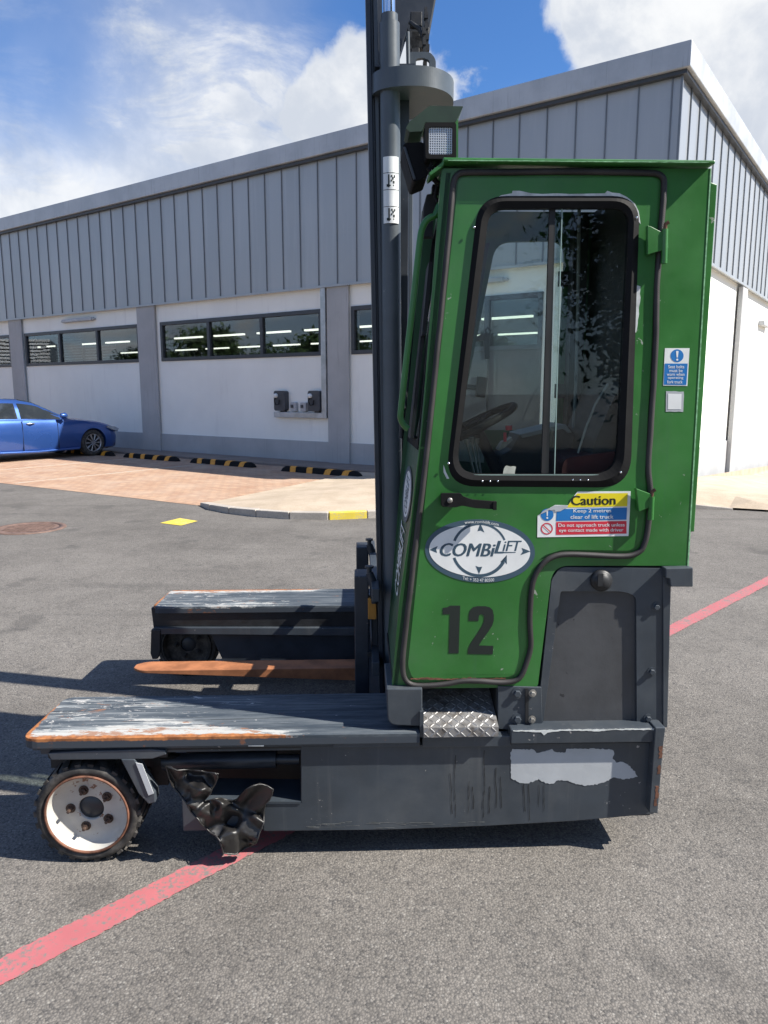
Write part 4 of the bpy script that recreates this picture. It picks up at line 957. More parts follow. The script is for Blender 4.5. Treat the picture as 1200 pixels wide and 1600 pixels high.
# chain anchor bracket with a hole, chain, and the dark upper carriage
mb = MB(); mb.prism(PP(rnd([(640,106),(640,81),(672,81),(681,92),(681,108)], [0,2,6,6,0]), 3.02), (0,.02,0), [PP(rnd([(650,104),(650,92),(660,90),(671,94),(671,104)], 3), 3.02)]); mb.build('chain_bracket', M['mast'], fk, bevel=.002)
def chain(mb, a, b, pitch=.019):
    a, b = Vector(a), Vector(b); L_ = (b-a).length; n = int(L_/pitch); d = (b-a).normalized()
    for i in range(n):
        c = a+d*(i+.5)*pitch; s_ = .009 if i % 2 else .013
        mb.box(c-Vector((s_*.55,s_,pitch*.56)), c+Vector((s_*.55,s_,pitch*.56)))
for ca_, cb2 in ((P(664,105,3.06), P(662,40,3.06)), (P(659,172,3.1), P(659,148,3.1)), (P(668,80,3.1), P(665,10,3.1))):
    mb = MB(); chain(mb, ca_, cb2); mb.build('lift_chain', M['black'], fk)
mb = MB(); mb.prism(PP([(614,-70),(692,-70),(681,0),(668,72),(660,80),(646,80),(642,58),(636,48),(620,100),(612,100)], 3.2), (0,.09,0)); mb.build('upper_mast', M['rail'], fk, bevel=.006)
mb = MB(); mb.prism(PP([(578,-70),(596,-70),(598,100),(581,100)], 3.2), (0,.05,0)); mb.build('upper_rail', M['rail'], fk)
mb = MB(); rr = random.Random(3)
for i in range(9):
    c = P(648+rr.uniform(-5,18), 45+rr.uniform(-12,38), 3.17); s_ = rr.uniform(.01,.025); mb.box(c-Vector((s_,.02,s_)), c+Vector((s_,.01,s_*1.3)))
mb.tube([P(641,35,3.15),P(655,45,3.12),P(662,60,3.12),P(664,78,3.1)], .009, 8); mb.build('chain_anchor', M['black'], fk, bevel=.003)
mb = MB(); mb.prism(PP([(640,170),(652,166),(664,168),(664,176),(640,178)], 3.15), (0,.05,0)); mb.build('cross_stay', M['rail'], fk)

# ---------------------------------------------------------------- cab
cab_out = [(690,263),(1112,263),(1076,884),(880,884),(866,892),(861,905),(840,1074),(612,1076),(624,940),(641,820),(660,660)]
whole = rnd([(757,318),(990,318),(972,752),(704,750)], [34,34,42,42], 8)
hole_o = rnd([(747,306),(1000,306),(985,762),(695,760)], [46,46,50,50], 9)
wh = rnd([(752,312),(995,312),(979,757),(699,755)], [40,40,46,46], 8)
cabout = rnd(cab_out, [6,4,3,10,8,0,6,6,0,0,0], 5)
mb = MB(); mb.prism(PP(cabout, YC), (0,.022,0), [PP(wh, YC)]); cab = mb.build('cab', M['green'], fk, bevel=.002)
def cp(mb, name, m, **k): return mb.build(name, M[m] if isinstance(m, str) else m, cab, **k)
mb = MB(); mb.prism(PP(jag(rnd([(744,303),(1003,303),(1003,760),(694,762)], [48,48,54,54], 9),.0,50,1), YC-.0015), (0,.001,0), [PP(wh, YC-.0015)]) if False else None
# bare primer showing round the frame
mb = MB()
mb.prism(PP([(757,334),(762,322),(770,313),(783,305),(800,302),(801,298),(812,298),(830,302),(848,303),(870,302),(890,303),(945,302),(949,298),(957,301),(968,302),(980,308),(992,318),(998,330),(1001,350),(997,345),(992,330),(978,314),(960,309),(790,309),(775,315)], YC-.0062), (0,.0008,0))
mb.prism(PP(jag([(1001,448),(1000,470),(997,500),(994,520),(991,520),(992,480),(995,446)],.8,5,4), YC-.0062), (0,.0008,0))
mb.prism(PP([(693,726),(697,738),(702,748),(698,748),(693,738)], YC-.0062), (0,.0008,0)); cp(mb, 'bare_primer', 'filler')
# far side wall with its own opening, back wall, front, floor, roof
def far(pts): return [Vector((v.x, YF, v.z)) for v in PP(pts, YC)]
farhole = rnd([(P(775,375,YF).x,P(775,378,YF).z),(P(884,375,YF).x,P(884,376,YF).z),(P(884,375,YF).x-.01,P(880,672,YF).z),(P(716,672,YF).x,P(716,672,YF).z)], [.06,.06,.05,.02], 6)
mb = MB(); fo = [(v.x, YF, v.z) for v in PP([(690,263),(1112,263),(1076,884),(700,1000),(624,1000),(641,820),(660,660)], YC)]
fo = [(P(660,300,YF).x,YF,2.265),(1.07,YF,2.265),(1.07,YF,1.03),(.6,YF,1.0),(.6,YF,.62),(P(606,1072,YF).x,YF,.62)]
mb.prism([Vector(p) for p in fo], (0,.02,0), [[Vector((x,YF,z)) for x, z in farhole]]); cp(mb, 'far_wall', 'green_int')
mb = MB(); mb.box((P(884,430,YF).x-.03,YF-.015,P(884,448,YF).z),(P(884,430,YF).x+.05,YF-.001,P(884,425,YF).z)); mb.box((P(878,610,YF).x-.03,YF-.015,P(884,622,YF).z),(P(878,610,YF).x+.05,YF-.001,P(884,600,YF).z)); mb.prism([(x,YF-.002,z) for x,z in ((P(735,455,YF).x-.03,P(735,390,YF).z),(P(764,380,YF).x,P(764,380,YF).z),(P(733,560,YF).x,P(733,560,YF).z),(P(700,700,YF).x,P(700,700,YF).z),(P(680,700,YF).x,P(680,700,YF).z))], (0,-.012,0)); cp(mb, 'far_window_frame', 'int')
mb = MB(); mb.prism([Vector((x,YF+.008,z)) for x, z in farhole], (0,.004,0)); cp(mb, 'far_glass', 'cabglass')
def PRI(px, py, Y): return P(px, py, Y)
mb = MB(); xr0 = P(1004,330,YC).x; mb.add([(xr0,YC+.023,2.26),(xr0,YF-.003,2.26),(xr0-.02,YF-.003,1.04),(xr0-.02,YC+.023,1.04),(xr0+.02,YC+.023,2.26),(xr0+.02,YF-.003,2.26),(xr0,YF-.003,1.04),(xr0,YC+.023,1.04)], [(0,1,2,3),(7,6,5,4),(0,4,5,1),(3,2,6,7),(0,3,7,4),(1,5,6,2)]); mb.box((P(892,500,YF-.06).x,YF-.06,1.3),(xr0-.03,YF-.004,2.25)); cp(mb, 'bulkhead', 'int')
mb = MB(); mb.box((1.065,YC+.023,1.04),(1.085,YF,2.25)); cp(mb, 'rear_wall', 'green')
# front: lower green panel, windscreen
fn0, fn1 = lambda py: P(690-(py-330)*.0909 if py < 660 else 660-(py-660)*.1138, py, YC), lambda py: Vector((P(682-(py-268)*.1053 if py < 724 else 634-(py-724)*.0805, py, YF).x, YF, fn0(py).z))
def front(u, py, e=0):     # u 0 near .. 1 far
    a_, b_ = fn0(py), fn1(py); q = a_.lerp(b_, u); return q+Vector((-e, 0, 0))
mb = MB()
def fquad(mb, u0, u1, y0, y1, e, th, n=1):
    a_ = [front(u0,y0,e),front(u1,y0,e),front(u1,y1,e),front(u0,y1,e)]; mb.prism(a_, (th,0,0))
fquad(mb, 0, 1, 700, 1074, 0, .02); fquad(mb, 0, .09, 268, 700, 0, .02); fquad(mb, .91, 1, 268, 700, 0, .02); fquad(mb, .09, .91, 268, 325, 0, .02); cp(mb, 'front_panel', 'green_shaded', bevel=.003)
mb = MB(); fquad(mb, .09, .91, 325, 700, -.008, .004); cp(mb, 'windscreen', 'cabglass')
mb = MB(); fquad(mb, .06, .12, 322, 704, .003, .01); fquad(mb, .88, .94, 322, 704, .003, .01); fquad(mb, .12, .88, 690, 704, .003, .01); fquad(mb, .12,.88,322,332,.003,.01); cp(mb, 'windscreen_seal', 'rubber')
mb = MB(); fquad(mb, .2, .5, 400, 520, .02, .012); fquad(mb, .3, .5, 520, 690, .02, .012); mb.tube([front(.35,690,.05), front(.4,560,.055), front(.5,420,.05)], .008, 8); mb.tube([front(.5,470,.05), front(.25,640,.055)], .010, 8)
mb.box(front(.2,345,.05)-Vector((0,.02,.03)), front(.2,345,.02)+Vector((0,.02,.03))); cp(mb, 'wiper', 'int')
# front sticker and lettering running up the panel
mb = MB(); n = 32
mb.sheet([front(.5+.34*cos(2*pi*k/n), 788+44*sin(2*pi*k/n), .0015) for k in range(n)]); fs_ = cp(mb, 'front_badge', 'white', fix=False)
mb = MB(); out_ = [front(.5+.36*cos(2*pi*k/n), 788+47*sin(2*pi*k/n), .0012) for k in range(n)]; inn = [front(.5+.28*cos(2*pi*k/n), 788+39*sin(2*pi*k/n), .002) for k in range(n)]
mb.add([front(.5+.36*cos(2*pi*k/n), 788+47*sin(2*pi*k/n), .002) for k in range(n)]+inn, [(k,(k+1)%n,n+(k+1)%n,n+k) for k in range(n)])
text(mb, 'COMBiLiFT', lambda u, v: front(.60-.22*v, 822-68*u, .0022) if False else front(.62-.24*(1-v), 820-64*u, .0022), .02, .25); cp(mb, 'badge_print', 'ink', fix=False)
mb = MB(); text(mb, 'COMBILIFT', lambda u, v: front(.72-.36*(1-v), 960-118*u, .0022), .02); cp(mb, 'panel_lettering', 'white', fix=False)
mb = MB(); mb.box((fn0(1070).x,YC+.023,.60),(.55,YF,.63)); mb.box((.551,YC+.023,.60),(.57,YF,1.0)); mb.box((.55,YC+.023,1.001),(1.06,YF,1.03)); cp(mb, 'cab_floor', 'int')
# roof
rz_ = P(900,262,YC).z; rt = P(900,250,YC-.02).z
mb = MB(); mb.prism([(P(692,250,YC-.03).x,YC-.035,rt),(P(1117,250,YC-.03).x,YC-.035,rt),(P(1117,250,YC-.03).x,YF+.03,rt),(P(692,250,YC-.03).x,YF+.03,rt)], (0,0,rz_-rt+.004)); rf = cp(mb, 'roof', 'green', bevel=.004)
mb = MB(); mb.prism(PP([(670,270),(694,251),(694,256),(690,262),(672,275)], YC-.03), (0,.09,0)); mb.build('roof_visor', M['green'], cab, bevel=.002)
mb = MB(); mb.prism(PP(jag([(700,249.6),(1108,253),(1108,254.2),(700,251)],.35,7,8), YC-.0365), (0,.001,0)); mb.build('worn_edge', M['edgegreen'], rf)
# rear hinged flap beyond the side
mb = MB(); mb.prism(PP([(1110,284),(1121,288),(1085,831),(1077,831)], YC+.05), (0,.45,0)); cp(mb, 'rear_flap', 'green', bevel=.003)
mb = MB(); mb.prism(PP([(1110,263),(1112,263),(1076,884),(1074,884)], YC-.0015), (0,.001,0)); cp(mb, 'worn_edge', 'edgegreen')
# door outline gasket (ribbed hose) with uneven run
gpath = [(714,274),(722,270),(740,269),(800,269),(870,268),(960,269),(1010,270),(1028,272),(1037,280),(1037,298),(1035,330),(1030,400),(1026,450),(1025,520),(1021,600),(1016,680),(1013,730),(1016,762),(1015,800),(1011,835),(1006,852),(1000,861),(985,868),(960,869),(920,867),(890,866),(870,868),(852,877),(838,895),(831,920),(828,960),(829,985),(829,1010),(823,1035),(815,1055),(803,1064),(780,1066),(750,1064),(722,1064),(700,1068),(670,1071),(645,1070),(633,1061),(629,1040),(632,1000),(640,930),(650,845),(663,740),(676,620),(688,500),(699,390),(706,310),(709,284)]
def smoothpath(pts, k=3, closed=True):
    pts = [Vector(p) for p in pts]; out = []; n = len(pts)
    for i in range(n):
        p0, p1, p2, p3 = pts[i-1], pts[i], pts[(i+1) % n], pts[(i+2) % n]
        for j in range(k):
            t = j/k; out.append(.5*((2*p1)+(p2-p0)*t+(2*p0-5*p1+4*p2-p3)*t*t+(3*p1-p0-3*p2+p3)*t**3))
    return out
mb = MB(); mb.tube([P(p.x+.6*noise.noise(Vector((p.x*.03,p.y*.03,0))), p.y, YC-.006) for p in smoothpath(gpath)], .0095, 8, closed=True); cp(mb, 'door_gasket', 'gasket')
# thin step of the door leaf inside the gasket
leaf = [(716,278),(1030,277),(1027,330),(1017,560),(1008,740),(1008,800),(1000,848),(985,861),(880,859),(850,868),(832,885),(824,915),(821,960),(822,1010),(808,1052),(795,1058),(645,1062),(637,1040)]
mb = MB(); mb.prism(PP(rnd(leaf, [10,14,0,0,0,0,8,8,8,8,8,8,0,0,8,6,8,6], 4), YC-.005), (0,.004,0), [PP(wh, YC-.005)]); door_ = cp(mb, 'door', 'green', bevel=.0012)
def dp(mb, name, m, **k): return mb.build(name, M[m] if isinstance(m, str) else m, cab, **k)
# rust on the bottom edge of the door
mb = MB(); mb.prism(PP(jag([(640,1060),(665,1058.5),(690,1060),(720,1060.5),(735,1058.6),(750,1060.4),(790,1059.5),(790,1060.6),(740,1061.5),(690,1062),(642,1062)],.8,3,6), YC-.0062), (0,.0008,0)); dp(mb, 'rusty_edge', 'rust')
# window frame
fo_ = rnd([(748,306),(1000,306),(985,762),(695,760)], [44,44,50,50], 9); fi_ = rnd([(765,326),(984,325),(963,741),(712,741)], [26,26,38,38], 9)
fm_ = rnd([(756,314),(992,314),(974,752),(703,750)], [36,36,44,44], 9)
mb = MB(); A_ = PP(fo_, YC-.006); Bm = PP(fm_, YC-.017); Cc = PP(fi_, YC-.010); D_ = [v+Vector((0,.02,0)) for v in Cc]; n = len(A_)
mb.add(A_+Bm+Cc+D_+[v+Vector((0,.005,0)) for v in A_], [(o*n+k, o*n+(k+1) % n, (o+1)*n+(k+1) % n, (o+1)*n+k) for o in range(3) for k in range(n)]+[(4*n+k,4*n+(k+1)%n,(k+1)%n,k) for k in range(n)]); wfm = dp(mb, 'window_frame', 'rubber')
mb = MB()
for q in ((741,355),(995,340),(701,724),(970,738)): mb.lathe([(.004,0),(.0035,.002),(.0001,.0022)], P(*q, YC-.015), (0,-1,0), 10)
for q in ((754,752),(766,752),(778,752),(895,750),(907,750),(919,750)): mb.lathe([(.0028,0),(.002,.001),(.0001,.0012)], P(*q, YC-.0172), (0,-1,0), 8)
mb.build('rivet', M['chrome'], wfm)
mb = MB(); mb.prism(PP([(765,324),(880,324),(866,744),(712,744)], YC+.006), (0,.003,0)); mb.build('window_glass', M['cabglass'], wfm)
mb = MB(); mb.prism(PP([(872,324),(985,324),(964,744),(858,744)], YC-.002), (0,.003,0)); mb.build('window_glass', M['cabglass'], wfm)
mb = MB(); mb.prism(PP([(859,326),(868,326),(857,743),(846,743)], YC+.001), (0,.012,0)); mb.build('window_divider', M['int'], wfm)
mb = MB(); mb.prism(PP([(878,326),(879.2,326),(867.2,743),(866,743)], YC-.003), (0,.005,0)); mb.prism(PP([(716,741.5),(963,741.5),(963,743.5),(716,743.5)], YC-.011), (0,.003,0)); mb.build('glass_edge', M['edgeglass'], wfm)
mb = MB(); mb.prism(PP(jag([(788,728),(806,729),(804,742),(786,741)],1.2,4,2), YC+.004), (0,.001,0)); mb.build('glass_sticker', M['paper'], wfm)
# handle
mb = MB(); mb.prism(PP(rnd([(689,771),(720,771),(724,776),(738,781),(775,784),(775,796),(742,794),(722,790),(712,793),(690,791)], [3,2,3,4,2,2,4,3,3,3]), YC-.045), (0,.014,0)); mb.prism(PP(rnd([(690,772),(714,772),(714,792),(690,792)],3), YC-.031), (0,.027,0)); mb.box(P(771,784,YC-.048), P(776,797,YC-.048)+Vector((0,.02,0))); hd = dp(mb, 'handle', 'rubber', bevel=.003)
mb = MB(); mb.lathe([(.009,0),(.008,.003),(.0001,.003)], P(703,782,YC-.045), (0,-1,0), 16); mb.build('lock', M['steel'], hd)
# hinges
for pts, pin in (([(1012,352),(1018,354),(1041,366),(1045,388),(1012,398)], (1039,348,412)), ([(994,763),(1018,772),(1024,776),(1022,790),(1006,797),(998,800)], (1018,766,812))):
    mb = MB(); mb.prism(PP(pts, YC-.03), (0,.018,0)); hg = dp(mb, 'hinge', 'green', bevel=.002)
    mb = MB(); x_, y0_, y1_ = pin; mb.cyl(P(x_,y0_+10,YC-.026), P(x_-1.5,y1_,YC-.026), .0095, 14); mb.build('hinge_barrel', M['green'], hg)
    mb = MB(); mb.tube([P(x_,y0_+12,YC-.026), P(x_+1,y0_+2,YC-.026), P(x_+6,y0_-1,YC-.028)], .006, 8); mb.build('hinge_pin', M['rust'], hg)
# grab rail
mb = MB(); gr_ = [(692,334),(680,337),(668,343),(660,356),(656,376),(649,440),(641,510),(633,580),(627,635),(626,652),(631,664),(642,673),(657,680)]
gp_ = [P(x, y, YC+.03) for x, y in gr_]; sm_ = smoothpath(gp_, 3)[:-6]; mb.tube(sm_, .0105, 12); cp(mb, 'grab_rail', 'green')

# number 12
def z8(pts): return [(660+x/6, 800+y/6) for x, y in pts]
mb = MB(); E5 = YC-.0062
mb.prism(PP(z8([(192,900),(235,893),(260,878),(355,878),(340,1325),(247,1325),(258,958),(192,958)]), E5), (0,.0008,0))
mb.prism(PP(z8([(435,1020),(436,960),(448,918),(475,893),(515,883),(590,883),(632,893),(660,920),(670,970),(669,1020),(655,1065),(620,1120),(565,1195),(530,1252),(665,1255),(660,1335),(427,1330),(430,1280),(450,1235),(500,1160),(552,1080),(572,1040),(580,1005),(578,975),(565,960),(545,958),(532,970),(527,995),(527,1020)]), E5), (0,.0008,0)); dp(mb, 'painted_number', 'num')
# oval maker's sticker
def ell(cx, cy, rx, ry, Y, n=56, rot=.045):
    return [P(cx+rx*cos(t)*cos(rot)-ry*sin(t)*sin(rot), cy+rx*cos(t)*sin(rot)+ry*sin(t)*cos(rot), Y) for t in [2*pi*k/n for k in range(n)]]
mb = MB(); mb.prism(ell(750,861,86,49.5,E5), (0,.0008,0)); ov = dp(mb, 'oval_sticker', 'ink')
mb = MB(); mb.prism(ell(749.5,861,79,41,E5-.0006), (0,.0005,0)); mb.build('sticker_field', M['white'], ov)
E6 = E5-.0009
mb = MB()
def arc(mb, cx, cy, rx, ry, a0, a1, w0, w1, Y, n=20):
    vs = []
    for k in range(n+1):
        a_ = radians(a0+(a1-a0)*k/n); w_ = (w0+(w1-w0)*k/n)/2; vs += [P(cx+(rx-w_)*cos(a_), cy-(ry-w_)*sin(a_), Y), P(cx+(rx+w_)*cos(a_), cy-(ry+w_)*sin(a_), Y)]
    mb.add(vs, [(2*k,2*k+1,2*k+3,2*k+2) for k in range(n)])
arc(mb, 749.5, 859, 42, 40.5, 22, 160, 3, 4.2, E6); arc(mb, 749.5, 859, 42, 40.5, 198, 332, 4.2, 5.2, E6)
mb.sheet(PP([(792,867),(792,882),(788.5,878),(782,878)], E6)); mb.sheet(PP([(792,867),(782,878),(786,880)], E6))
mb.sheet(PP([(750.5,818),(757,832),(751,829),(746,830)], E6)); mb.sheet(PP([(748.5,897),(743,884),(748,886),(753.5,885.5)], E6))
mb.sheet(PP([(671,859),(684,853),(681.5,858.5),(683,864)], E6)); mb.sheet(PP([(829,861.5),(815,856),(817,861.5),(813,867.5)], E6))
text(mb, 'COMBi', pxfn(688,848.5,774,869,E6,.6), .05, .28); text(mb, 'L', pxfn(773,845,787,864.5,E6), .05, .28); text(mb, 'iFT', pxfn(785.5,845,815,861,E6,-.2), .02, .28)
mb.sheet(PP([(774,862.4),(806,862.6),(805.5,863.8),(773.5,864.8)], E6)); mb.build('sticker_print', M['ink'], ov, fix=False)
mb = MB()
def arct(mb, s, x0_, x1_, cy, ry, hh, Y, up=True):
    def f(u, v):
        x = x0_+(x1_-x0_)*u; k = sqrt(max(0, 1-((x-750)/83)**2)); y = 861+(x-750)*.045-(ry*k if up else -ry*k)
        return P(x, y-hh*v+(hh if not up else 0)*0, Y)
    text(mb, s, f, .01)
arct(mb, 'www.combilift.com', 726, 779, 0, 43, 5.0, E6); arct(mb, 'Tel: + 353 47 80500', 723, 772, 0, 48, 5.0, E6, False); mb.build('sticker_small_print', M['white'], ov, fix=False)
# caution sign
mb = MB(); mb.prism(PP([(902.5,768),(985.5,767.5),(984,803),(982,837.5),(839.5,839.5),(840,806),(853,797),(867.5,789),(888,789.5),(893,780)], E5), (0,.0008,0)); cs = dp(mb, 'warning_label', 'white')
e7 = E5-.0006; e8 = E5-.0011
mb = MB(); mb.sheet(PP([(902,771),(981,770.5),(980,791),(885.5,793),(893,782)], e7)); mb.build('label_field', M['syel'], cs, fix=False)
mb = MB(); mb.sheet(PP([(870,795.5),(979.8,793),(979,812),(869,814)], e7)); mb.sheet([P(855+10*cos(t), 804.3+9.5*sin(t), e7) for t in [2*pi*k/28 for k in range(28)]]); mb.build('label_field', M['sblu'], cs, fix=False)
mb = MB(); mb.sheet(PP([(869,815.6),(979,814),(979,833.7),(868.7,835.7)], e7)); arc(mb, 854.5, 826, 8.6, 8.3, 0, 360, 1.7, 1.7, e7, 32); mb.sheet(PP([(848,821),(849.2,819.8),(861.2,831),(860,832.2)], e8)); mb.build('label_field', M['sred'], cs, fix=False)
mb = MB(); text(mb, 'Caution', pxfn(892.5,774.5,961.5,789.2,e8,-.6), .05); mb.build('label_print', M['num'], cs, fix=False)
mb = MB(); text(mb, 'Keep 2 metres', pxfn(896,795.4,955,802.6,e8,-.5), .02); text(mb, 'clear of lift truck', pxfn(891.5,804.6,958.5,810.8,e8,-.5), .02)
text(mb, 'Do not approach truck unless', pxfn(872.5,818,976,825,e8,-.8), .02); text(mb, 'eye contact made with driver', pxfn(873.5,826,974,832.8,e8,-.8), .02)
mb.sheet(PP([(853.8,797),(856.4,797),(855.9,806.5),(854.3,806.5)], e8)); mb.sheet([P(855.1+1.5*cos(t), 809.3+1.5*sin(t), e8) for t in [2*pi*k/10 for k in range(10)]]); mb.build('label_print', M['white'], cs, fix=False)
mb = MB(); mb.sheet(PP(jag([(843,804),(853,796),(868,789.5),(888,790),(886,794.5),(880,795),(876,799),(868,800),(866,797),(858,797),(850,802)],.8,4,12), e8-.0005)); mb.build('torn_corner', M['greyst'], cs, fix=False)
# seat belt label and small label on the cab's rear corner
e1 = YC-.001; e2 = YC-.0015; e3 = YC-.002
mb = MB(); mb.prism(PP([(1039,544),(1077.5,544),(1074,603),(1036,602.5)], e1), (0,.0007,0)); sb = cp(mb, 'warning_label', 'white')
mb = MB(); mb.sheet(PP([(1038.8,568),(1074.5,568),(1072.5,601.5),(1037.2,601)], e2)); mb.sheet([P(1058+10.2*cos(t), 555.8+10*sin(t), e2) for t in [2*pi*k/28 for k in range(28)]]); mb.build('label_field', M['sblu'], sb, fix=False)
mb = MB()
for s_, a_, b_, y_ in (('Seat belts',1044,1069,570.5),('must be',1046,1066.5,576.5),('worn when',1042,1069.5,582.3),('operating',1043.5,1067.5,588.2),('fork truck',1042.5,1066.5,594.2)): text(mb, s_, pxfn(a_,y_,b_,y_+5,e3), .02)
mb.sheet(PP([(1056.3,548.5),(1060.3,548.5),(1059.2,558.5),(1057.2,558.5)], e3)); mb.sheet([P(1058.2+1.7*cos(t), 562+1.7*sin(t), e3) for t in [2*pi*k/10 for k in range(10)]]); mb.build('label_print', M['white'], sb, fix=False)
mb = MB(); mb.prism(PP(jag([(1041,611),(1068.5,612),(1067.5,643.5),(1040,643.5)],.5,6,3), e1), (0,.0007,0)); sl_ = cp(mb, 'service_label', 'greyst')
mb = MB(); mb.sheet(PP([(1044,615),(1065,615.5),(1064.5,639.5),(1043.5,639.5)], YC-.0016)); mb.build('label_field', M['white'], sl_, fix=False)

# interior
mb = MB(); mb.prism([(x,2.40,z) for x, z in rnd([(P(868,700,2.5).x,P(868,712,2.5).z),(P(960,700,2.5).x,P(960,700,2.5).z),(P(960,760,2.5).x,1.2),(P(860,760,2.5).x,1.2)], .03)], (0,.42,0)); st_ = cp(mb, 'seat', 'seatred', bevel=.02)
mb = MB(); mb.prism([(v.x, 2.42, v.z) for v in PP(rnd([(905,735),(918,690),(938,640),(955,605),(975,585),(1000,585),(1000,740)], [4,10,10,10,12,0,0]), 2.5)], (0,.38,0)); mb.build('seat_back', M['int'], st_, bevel=.02)
mb = MB(); mb.tube([P(903,708,2.42),P(915,670,2.42),P(930,632,2.42),P(950,600,2.42)], .004, 6); mb.build('seat_piping', M['grey_int'], st_)
mb = MB(); mb.prism([(v.x, 2.66, v.z) for v in PP([(800,702),(812,680),(880,664),(892,668),(900,682),(990,684),(990,800),(782,800),(782,712)], 2.66)], (0,.2,0)); con = cp(mb, 'console', 'int', bevel=.008)
mb = MB(); mb.prism([(v.x, 2.655, v.z) for v in PP([(812,679),(880,663),(884,663),(894,676),(888,677),(880,670),(816,685)], 2.655)], (0,.2,0)); mb.build('console_top', M['grey_int'], con, bevel=.003)
mb = MB(); mb.prism([(v.x, 2.64, v.z) for v in PP([(778,702),(786,690),(792,689),(800,683),(801,688),(788,700),(780,704)], 2.64)], (0,.05,0)); mb.build('key_plate', M['steel'], con)
mb = MB(); mb.cyl(P(789,690,2.62),P(789,676,2.62), .006, 8); mb.cyl(P(795,672,2.61),P(795,665,2.61),.012,12); mb.build('ignition_key', M['sred'], con)
mb = MB(); cw = P(742,664,2.60); ax_ = Vector((-.45,0,.89)).normalized(); q = ax_.to_track_quat('Z','Y')
mb.tube([cw+q @ Vector((.15*cos(t),.15*sin(t),0)) for t in [2*pi*k/40 for k in range(40)]], .0125, 10, closed=True)
for k in range(3): mb.tube([cw, cw+q @ Vector((.15*cos(2.1*k+.4),.15*sin(2.1*k+.4),0))], .009, 8)
mb.cyl(cw-ax_*.03, cw+ax_*.012, .035, 20); mb.cyl(cw-ax_*.4, cw, .02, 12); cp(mb, 'steering_wheel', 'rubber')
mb = MB()
for x_, y_, x2, y2 in ((737,687,748,745),(744,689,752,745),(729,690,742,745)):
    mb.cyl(P(x2,y2,2.56), P(x_,y_,2.56), .0045, 8); mb.tube([P(x_,y_+4,2.56),P(x_,y_-4,2.56)], [.010,.013], 10)
cp(mb, 'control_levers', 'steel')
mb = MB(); mb.prism(PP([(716,686),(757,689),(756,723),(714,720)], 2.84), (0,.003,0)); cp(mb, 'instruction_card', 'paper')
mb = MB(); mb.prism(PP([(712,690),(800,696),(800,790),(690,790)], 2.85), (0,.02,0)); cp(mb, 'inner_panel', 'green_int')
mb = MB(); mb.prism(PP(rnd([(747,588),(762,590),(758,622),(744,620)],2), 2.80), (0,.03,0)); mb.tube([P(744,606,2.80),P(728,604,2.81),P(722,616,2.82)], .011, 8); cp(mb, 'mirror', 'int')
mb = MB(); mb.prism(PP([(746,525),(758,520),(765,520),(765,561),(758,561),(757,532),(748,532)], 2.84), (0,.02,0)); mb.tube([P(761,522,2.84),P(758,516,2.84),P(762,512,2.84),P(766,516,2.84)], .003, 6); cp(mb, 'far_latch', 'int')
mb = MB(); mb.tube([P(905,320,2.7),P(903,480,2.7),P(900,600,2.7),P(896,668,2.7)], .006, 8); cp(mb, 'seat_belt', 'grey_int')

# work lamps
mb = MB(); mb.prism(PP(rnd([(640,206),(634,200),(640,190),(671,165),(724,166),(712,191),(664,191),(660,205)], [0,2,2,3,2,3,2,0]), 2.45), (0,.12,0)); lh = mb.build('lamp_hood', M['hooddark'], fk, bevel=.003)
mb = MB(); mb.prism(PP([(711,190),(716,186),(716,252),(711,252)], 2.46), (0,.02,0)); mb.build('lamp_post', M['green'], lh)
mb = MB(); A2 = rnd([(664,191),(713,191),(713,248),(665,248)], 5); mb.prism(PP(A2, 2.41), (0,.07,0)); lm = mb.build('work_lamp', M['rubber'], fk, bevel=.008)
mb = MB(); mb.prism(PP(rnd([(669.5,197.5),(707.5,197.5),(707.5,242),(669.5,242)],4), 2.4085), (0,.0015,0)); mb.build('lens', M['lens'], lm)
mb = MB(); mb.prism(PP(rnd([(664,191),(713,191),(713,248),(665,248)],5), 2.404), (0,.006,0), [PP(rnd([(670,198),(707,198),(707,241),(670,241)],4), 2.404)]); mb.build('bezel', M['rubber'], lm, bevel=.001)
mb = MB(); mb.prism(PP(rnd([(629,228),(634,223),(660,222),(674,238),(672,262),(667,276),(648,284),(644,281)], 3), 2.47), (0,.16,0)); l2 = mb.build('work_lamp', M['rubber'], fk, bevel=.006)
mb = MB(); mb.prism(PP([(630,229),(634,229),(650,279),(646,281)], 2.466), (0,.168,0)); mb.build('bezel', M['slate'], l2, bevel=.002)
mb = MB()
for k, pp in enumerate(([(668,262),(672,268),(678,276),(683,284),(690,286)], [(676,252),(672,262),(671,272),(676,280),(686,290)], [(690,250),(682,258),(676,262),(680,272)], [(686,284),(682,296),(680,308),(686,318),(684,330)], [(682,288),(688,300),(690,315),(688,330)])): mb.tube([P(x, y, 2.42+.012*k) for x, y in pp], .0055, 8)
mb.box(P(676,300,2.47), P(690,288,2.47)+Vector((0,.04,0))); mb.build('lamp_wiring', M['rubber'], fk)
mb = MB(); mb.prism(PP([(667,303),(680,302),(684,320),(676,340),(662,352),(660,345),(662,322)], 2.55), (0,.04,0)); mb.build('wiper_motor', M['int'], fk, bevel=.004)

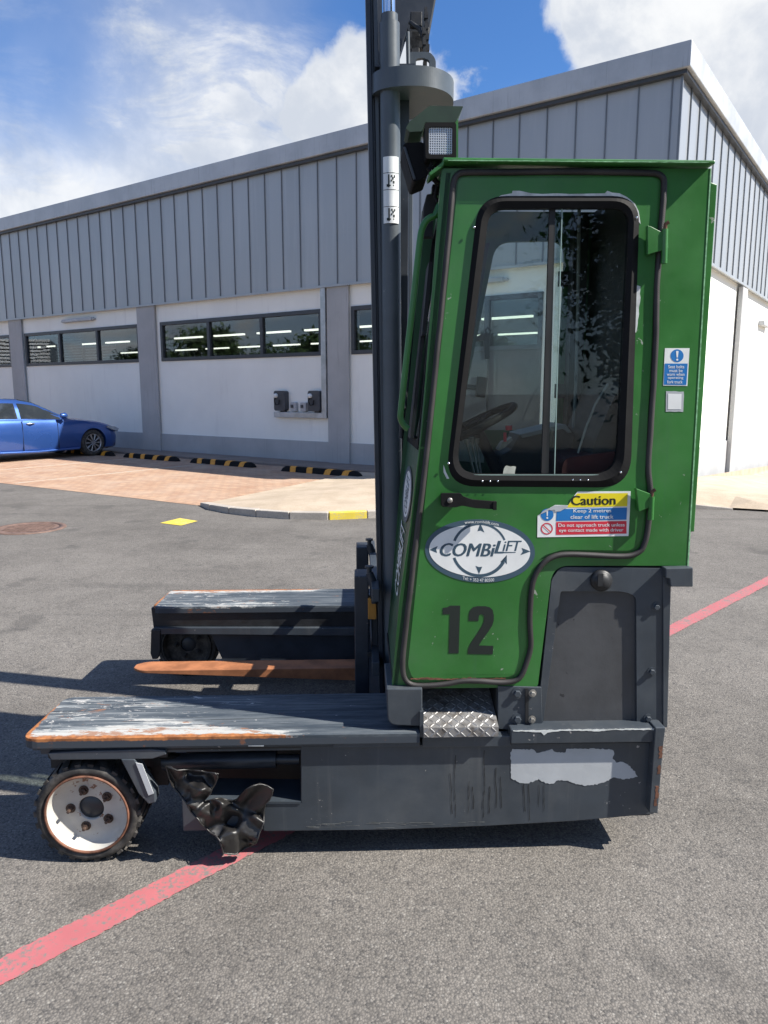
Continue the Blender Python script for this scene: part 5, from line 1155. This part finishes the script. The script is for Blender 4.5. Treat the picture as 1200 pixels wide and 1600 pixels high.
# ---------------------------------------------------------------- crumpled vinyl hung on the beam
def z6(pts): return [(x*.5333, 860+y*.5333) for x, y in pts]
po = z6([(487,632),(500,634),(520,645),(560,643),(600,648),(640,655),(628,690),(600,735),(640,725),(690,735),(705,715),(720,700),(745,688),(762,684),(785,690),(800,700),(795,722),(778,742),(770,770),(775,790),(765,820),(750,858),(720,872),(690,890),(655,887),(648,860),(640,840),(612,820),(590,800),(560,765),(540,730),(515,700),(500,680)])
pb = [Vector(p) for p in jag(po, .6, 4, 21)]; nb = len(pb); rr = random.Random(4); ip = list(pb)
x_ = 255
while x_ < 430:
    y_ = 1192
    while y_ < 1340:
        q = (x_+rr.uniform(-.6,.6), y_+rr.uniform(-.6,.6))
        if inside(q, [tuple(p) for p in pb]) and min((Vector(q)-p).length for p in pb) > 1.1: ip.append(Vector(q))
        y_ += 2.2
    x_ += 2.2
V, E_, F_, *_ = delaunay_2d_cdt(ip, [(i, (i+1) % nb) for i in range(nb)], [], 1, 1e-5)
rf_ = random.Random(17)
seeds = [(rf_.uniform(255,432), rf_.uniform(1190,1340), rf_.uniform(-.022,.034), rf_.gauss(0,.0022), rf_.gauss(0,.0013), rf_.uniform(0,pi), rf_.uniform(1.0,2.6)) for _ in range(46)]
def fold(x, y):          # crumpled facets: tilted planes blended with fairly sharp creases
    sw = sh_ = 0
    for sx_, sy_, a_, gx, gy, th, el in seeds:
        dx, dy = x-sx_, y-sy_; u = dx*cos(th)+dy*sin(th); v_ = (-dx*sin(th)+dy*cos(th))*el; d = (u*u+v_*v_+4)**-3.2
        sw += d; sh_ += d*(a_+gx*dx+gy*dy)
    return sh_/sw+.028+.02*noise.noise(Vector((x*.012, y*.012, 1)))+.0015*noise.noise(Vector((x*.2, y*.2, 5)))
mb = MB(); mb.add([P(v.x, v.y, 2.33-fold(v.x, v.y)*.8) for v in V], [tuple(f) for f in F_], True)
bag = mb.build('vinyl_cover', M['bag'], None, fix=True); 
bag.data.transform(Matrix.Translation(-TO)); bag.location = Rz @ TO; bag.rotation_euler = (0,0,PSI)
so_ = bag.modifiers.new('thick', 'SOLIDIFY'); so_.thickness = .003; so_.offset = 1
tag(bag, 'crumpled shiny black vinyl sheet hanging beside the near front wheel of the forklift', 'vinyl sheet')
hem = [P(v.x, v.y, 2.33-fold(v.x, v.y)*.8-.001) for v in V[:nb]]
hem = [Vector((p.x+.002*noise.noise(p*40), p.y-.004*abs(noise.noise(p*30)), p.z)) for p in hem[::2]]
mb = MB(); mb.tube(hem, .0028, 6, closed=True); hm = mb.build('hem', M['bag'], None, off=TO); hm.parent = bag
